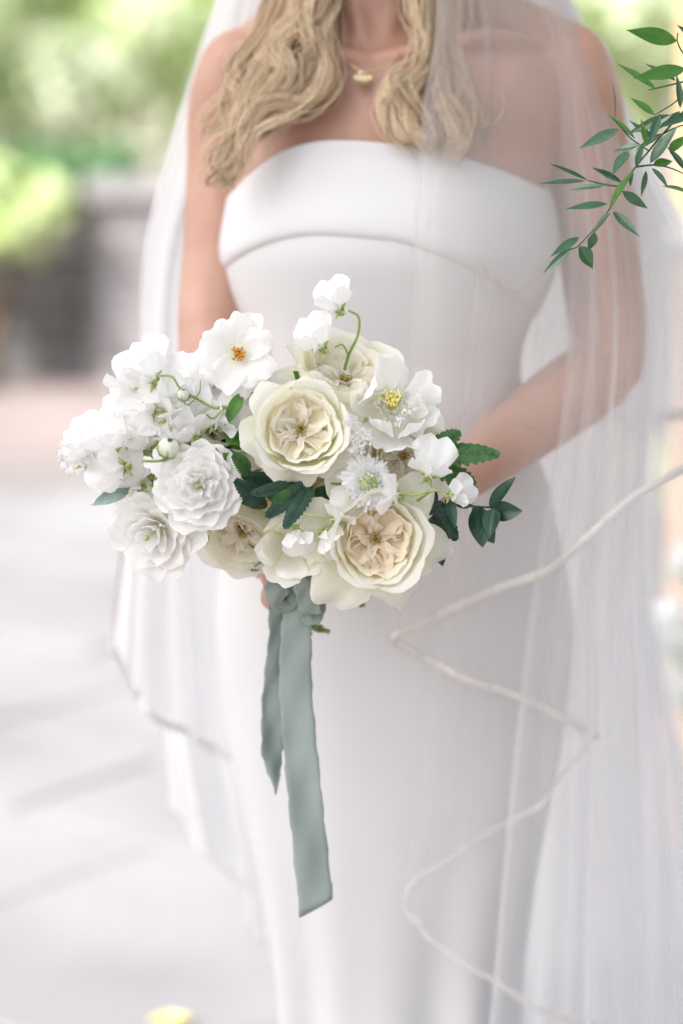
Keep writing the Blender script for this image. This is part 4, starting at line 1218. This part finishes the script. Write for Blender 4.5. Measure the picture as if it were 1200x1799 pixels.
strip('ribbon_loop', [(535, 995, 2.282), (556, 1012, 2.275), (566, 1035, 2.278), (556, 1080, 2.290)], [.026, .034, .030, .006], lambda t: (.5, -1, .3))
V, F = tube(crom([S0 - AX * .005, S0 + AX * .02, S0 + AX * .05], 12) - BQ, .0185, 24)
mesh_obj('ribbon_wrap', V, F, M['velvet'], bq)

# ------------------------------------------------------------------ leafy vine hanging in from the right
VO = W(1215, 150, 2.28)
vine = empty('leafy_vine', VO, 'glossy green vine spray with narrow leaves hanging in from the right', 'vine')
vr = random.Random(4)
VY = 2.27
for pts in ([(1215, 180), (1165, 235), (1140, 265), (1117, 293), (1090, 332), (1072, 365), (1058, 385), (1035, 412), (1015, 433), (1003, 438)], [(1117, 293), (1150, 290), (1180, 296), (1215, 312)],
            [(1215, 110), (1198, 90), (1190, 72), (1191, 58)], [(1140, 265), (1125, 255), (1105, 240), (1080, 210)], [(1092, 328), (1062, 324), (1033, 317)], [(1215, 150), (1185, 180), (1150, 202)], [(1215, 140), (1175, 150), (1140, 158)], [(1165, 235), (1185, 225), (1215, 215)]):
    P = crom([W(p[0], p[1], VY + .012 * math.sin(i * 1.3)) for i, p in enumerate(pts)], 8 * len(pts)) - VO
    b = MB(); b.add(*tube(P, np.linspace(.0010, .0005, len(P)), 6)); b.build('stem', M['fern'], vine)
LV_ = [(1189, 72, 1110, 55, 25, 1), (1151, 156, 1091, 116, 17, 1), (1205, 121, 1122, 136, 22, 1), (1187, 142, 1139, 115, 16, 0), (1195, 190, 1189, 137, 12, 0), (1150, 202, 1112, 175, 13, 1),
       (1080, 210, 1076, 150, 13, 0), (1116, 244, 1071, 205, 9, 1), (1087, 227, 1025, 257, 17, 0), (1180, 202, 1110, 232, 15, 0), (1136, 256, 1127, 213, 8, 1), (1142, 287, 1186, 228, 21, 0),
       (1125, 255, 1084, 265, 11, 0), (1104, 266, 1079, 303, 18, 0), (1117, 292, 1131, 252, 12, 0), (1147, 291, 1178, 284, 15, 1), (1145, 295, 1171, 327, 14, 0), (1135, 300, 1127, 341, 10, 0),
       (1108, 327, 1112, 300, 7, 0), (1071, 364, 1111, 304, 17, 1), (1092, 320, 1045, 297, 12, 0), (1033, 317, 972, 290, 10, 0), (1028, 318, 956, 322, 12, 0), (1062, 327, 1005, 333, 13, 0),
       (1067, 358, 1002, 366, 13, 0), (1093, 336, 1133, 363, 15, 0), (1077, 372, 1119, 411, 15, 0), (1073, 374, 1042, 410, 17, 0), (1045, 408, 1035, 437, 15, 0), (1017, 417, 972, 448, 13, 0),
       (1007, 435, 960, 475, 12, 0), (1017, 433, 1039, 468, 24, 0), (1162, 327, 1210, 341, 19, 1), (1178, 270, 1206, 240, 22, 1), (1212, 70, 1191, 47, 14, 0), (1195, 195, 1160, 225, 14, 0),
       (1215, 200, 1165, 222, 16, 0), (1165, 235, 1120, 262, 12, 0), (1150, 245, 1110, 215, 10, 0), (1205, 300, 1175, 262, 12, 0), (1160, 200, 1140, 250, 13, 0)]
for x0, y0, x1, y1, w, br in LV_:
    d0 = VY + vr.uniform(-.012, .012); x1 += (x1 - x0) * .12; y1 += (y1 - y0) * .12
    leaf(vine, VO, (x0, y0, d0), (x1, y1, d0 + vr.uniform(-.025, .02)), w * .00062, 'vine_bright' if br else 'vine_leaf', (vr.uniform(-.9, .9), -1, vr.uniform(.0, 1.4)), rg=vr, fold=.3, arch=vr.uniform(-.05, .14), shape=.95, pw=1.15)

# ------------------------------------------------------------------ arbour post with flowers, right background
PX = W(1181, 900, 4.3)[0] + .065
post = empty('wooden_post', (PX, 4.3, .04), 'tan timber post at the right edge behind the veil', 'post')
pw = .13
V, F = box((0, 0, 1.25), (pw, pw, 2.5)); mesh_obj('upright', V, F, M['wood'], post, False)
V, F = box((0, 0, .10), (pw + .04, pw + .04, .20)); mesh_obj('base_trim', V, F, M['wood'], post, False)
V, F = box((0, 0, 2.52), (pw + .05, pw + .05, .05)); mesh_obj('post_cap', V, F, M['wood'], post, False)
def cluster(name, px, py, Y, r, n, label):
    c = W(px, py, Y); root = empty(name, c, label, 'flower', 'white flowers around the post')
    fb = PB(); rr = random.Random(int(px))
    for i in range(n):
        d = Vector((rr.gauss(0, 1), rr.gauss(0, 1), rr.gauss(0, 1))).normalized()
        m3 = basis(d, rr.uniform(0, 6)).to_3x3()
        for k in range(4):
            V, F, U = pet(k * PI / 2, [(.001, 0), (.2 * r, .04 * r), (.42 * r, .02 * r)], .22 * r, 4, 5)
            fb.add([tuple(m3 @ Vector(v) + d * r * .8) for v in V], F, U)
    fb.build('petals', M['white'], root)
    b = MB(); b.add(*tube(crom([(0, 0, 0), (.02, .02, -r * 2), (.04, .03, -r * 4)], 8), .003, 6)); b.build('stem', M['stemg'], root)
    for k in range(4):
        a = k * 1.6; V, F = leaf_mesh((0, 0, -r * .5), (r * 2 * math.cos(a), r * 1.4 * math.sin(a), -r * 1.4), r * .9, (0, 0, 1)); mesh_obj('leaf', V, F, M['bright_leaf'], root)
for px, py, r, lb in ((1172, 1080, .030, 'white flower head beside the wooden post, upper of the low group'), (1186, 1118, .034, 'white flower head at the middle of the low group by the post'), (1204, 985, .028, 'white flower head highest against the wooden post'),
                      (1202, 1205, .032, 'white flower head lowest at the right edge by the post'), (1203, 415, .030, 'white flower head at the right edge below the vine')):
    cluster('white_flower', px, py, 3.6, r, 40, lb)
shrub('garden_plant', (W(1150, 920, 4.9)[0], 4.9, .74), (.14, .12, .26), 260, .09, M['hedge_dark'], 'dark leafy plant seen between veil and wooden post', 71, 'plant')
shrub('garden_plant', (W(1155, 935, 4.7)[0], 4.7, .66), (.10, .08, .07), 90, .08, M['hedge'], 'small yellow green plant seen between veil and wooden post', 72, 'plant')

# ------------------------------------------------------------------ fallen yellow petal on the paving
gy = 3.55
pf = W(300, 1788, 3.75)
b = MB()
for k in range(4):
    a = k * 1.4 + .3
    V, F = leaf_mesh((0, 0, .006), (.045 * math.cos(a), .045 * math.sin(a), .012), .04, (0, 0, 1), .2, .25); b.add(V, F)
fl = mesh_obj('fallen_flower', np.vstack(b.V), b.F, M['fallen'])
fl.scale = (.75,) * 3
d = W(300, 1802, 1.0) - np.array([0, 0, CAM_H]); tt = (CAM_H - .045) / -d[2]
fl.location = tuple(np.array([0, 0, CAM_H]) + d * tt)
tag(fl, 'fallen yellow blossom lying on the pale paving', 'blossom')
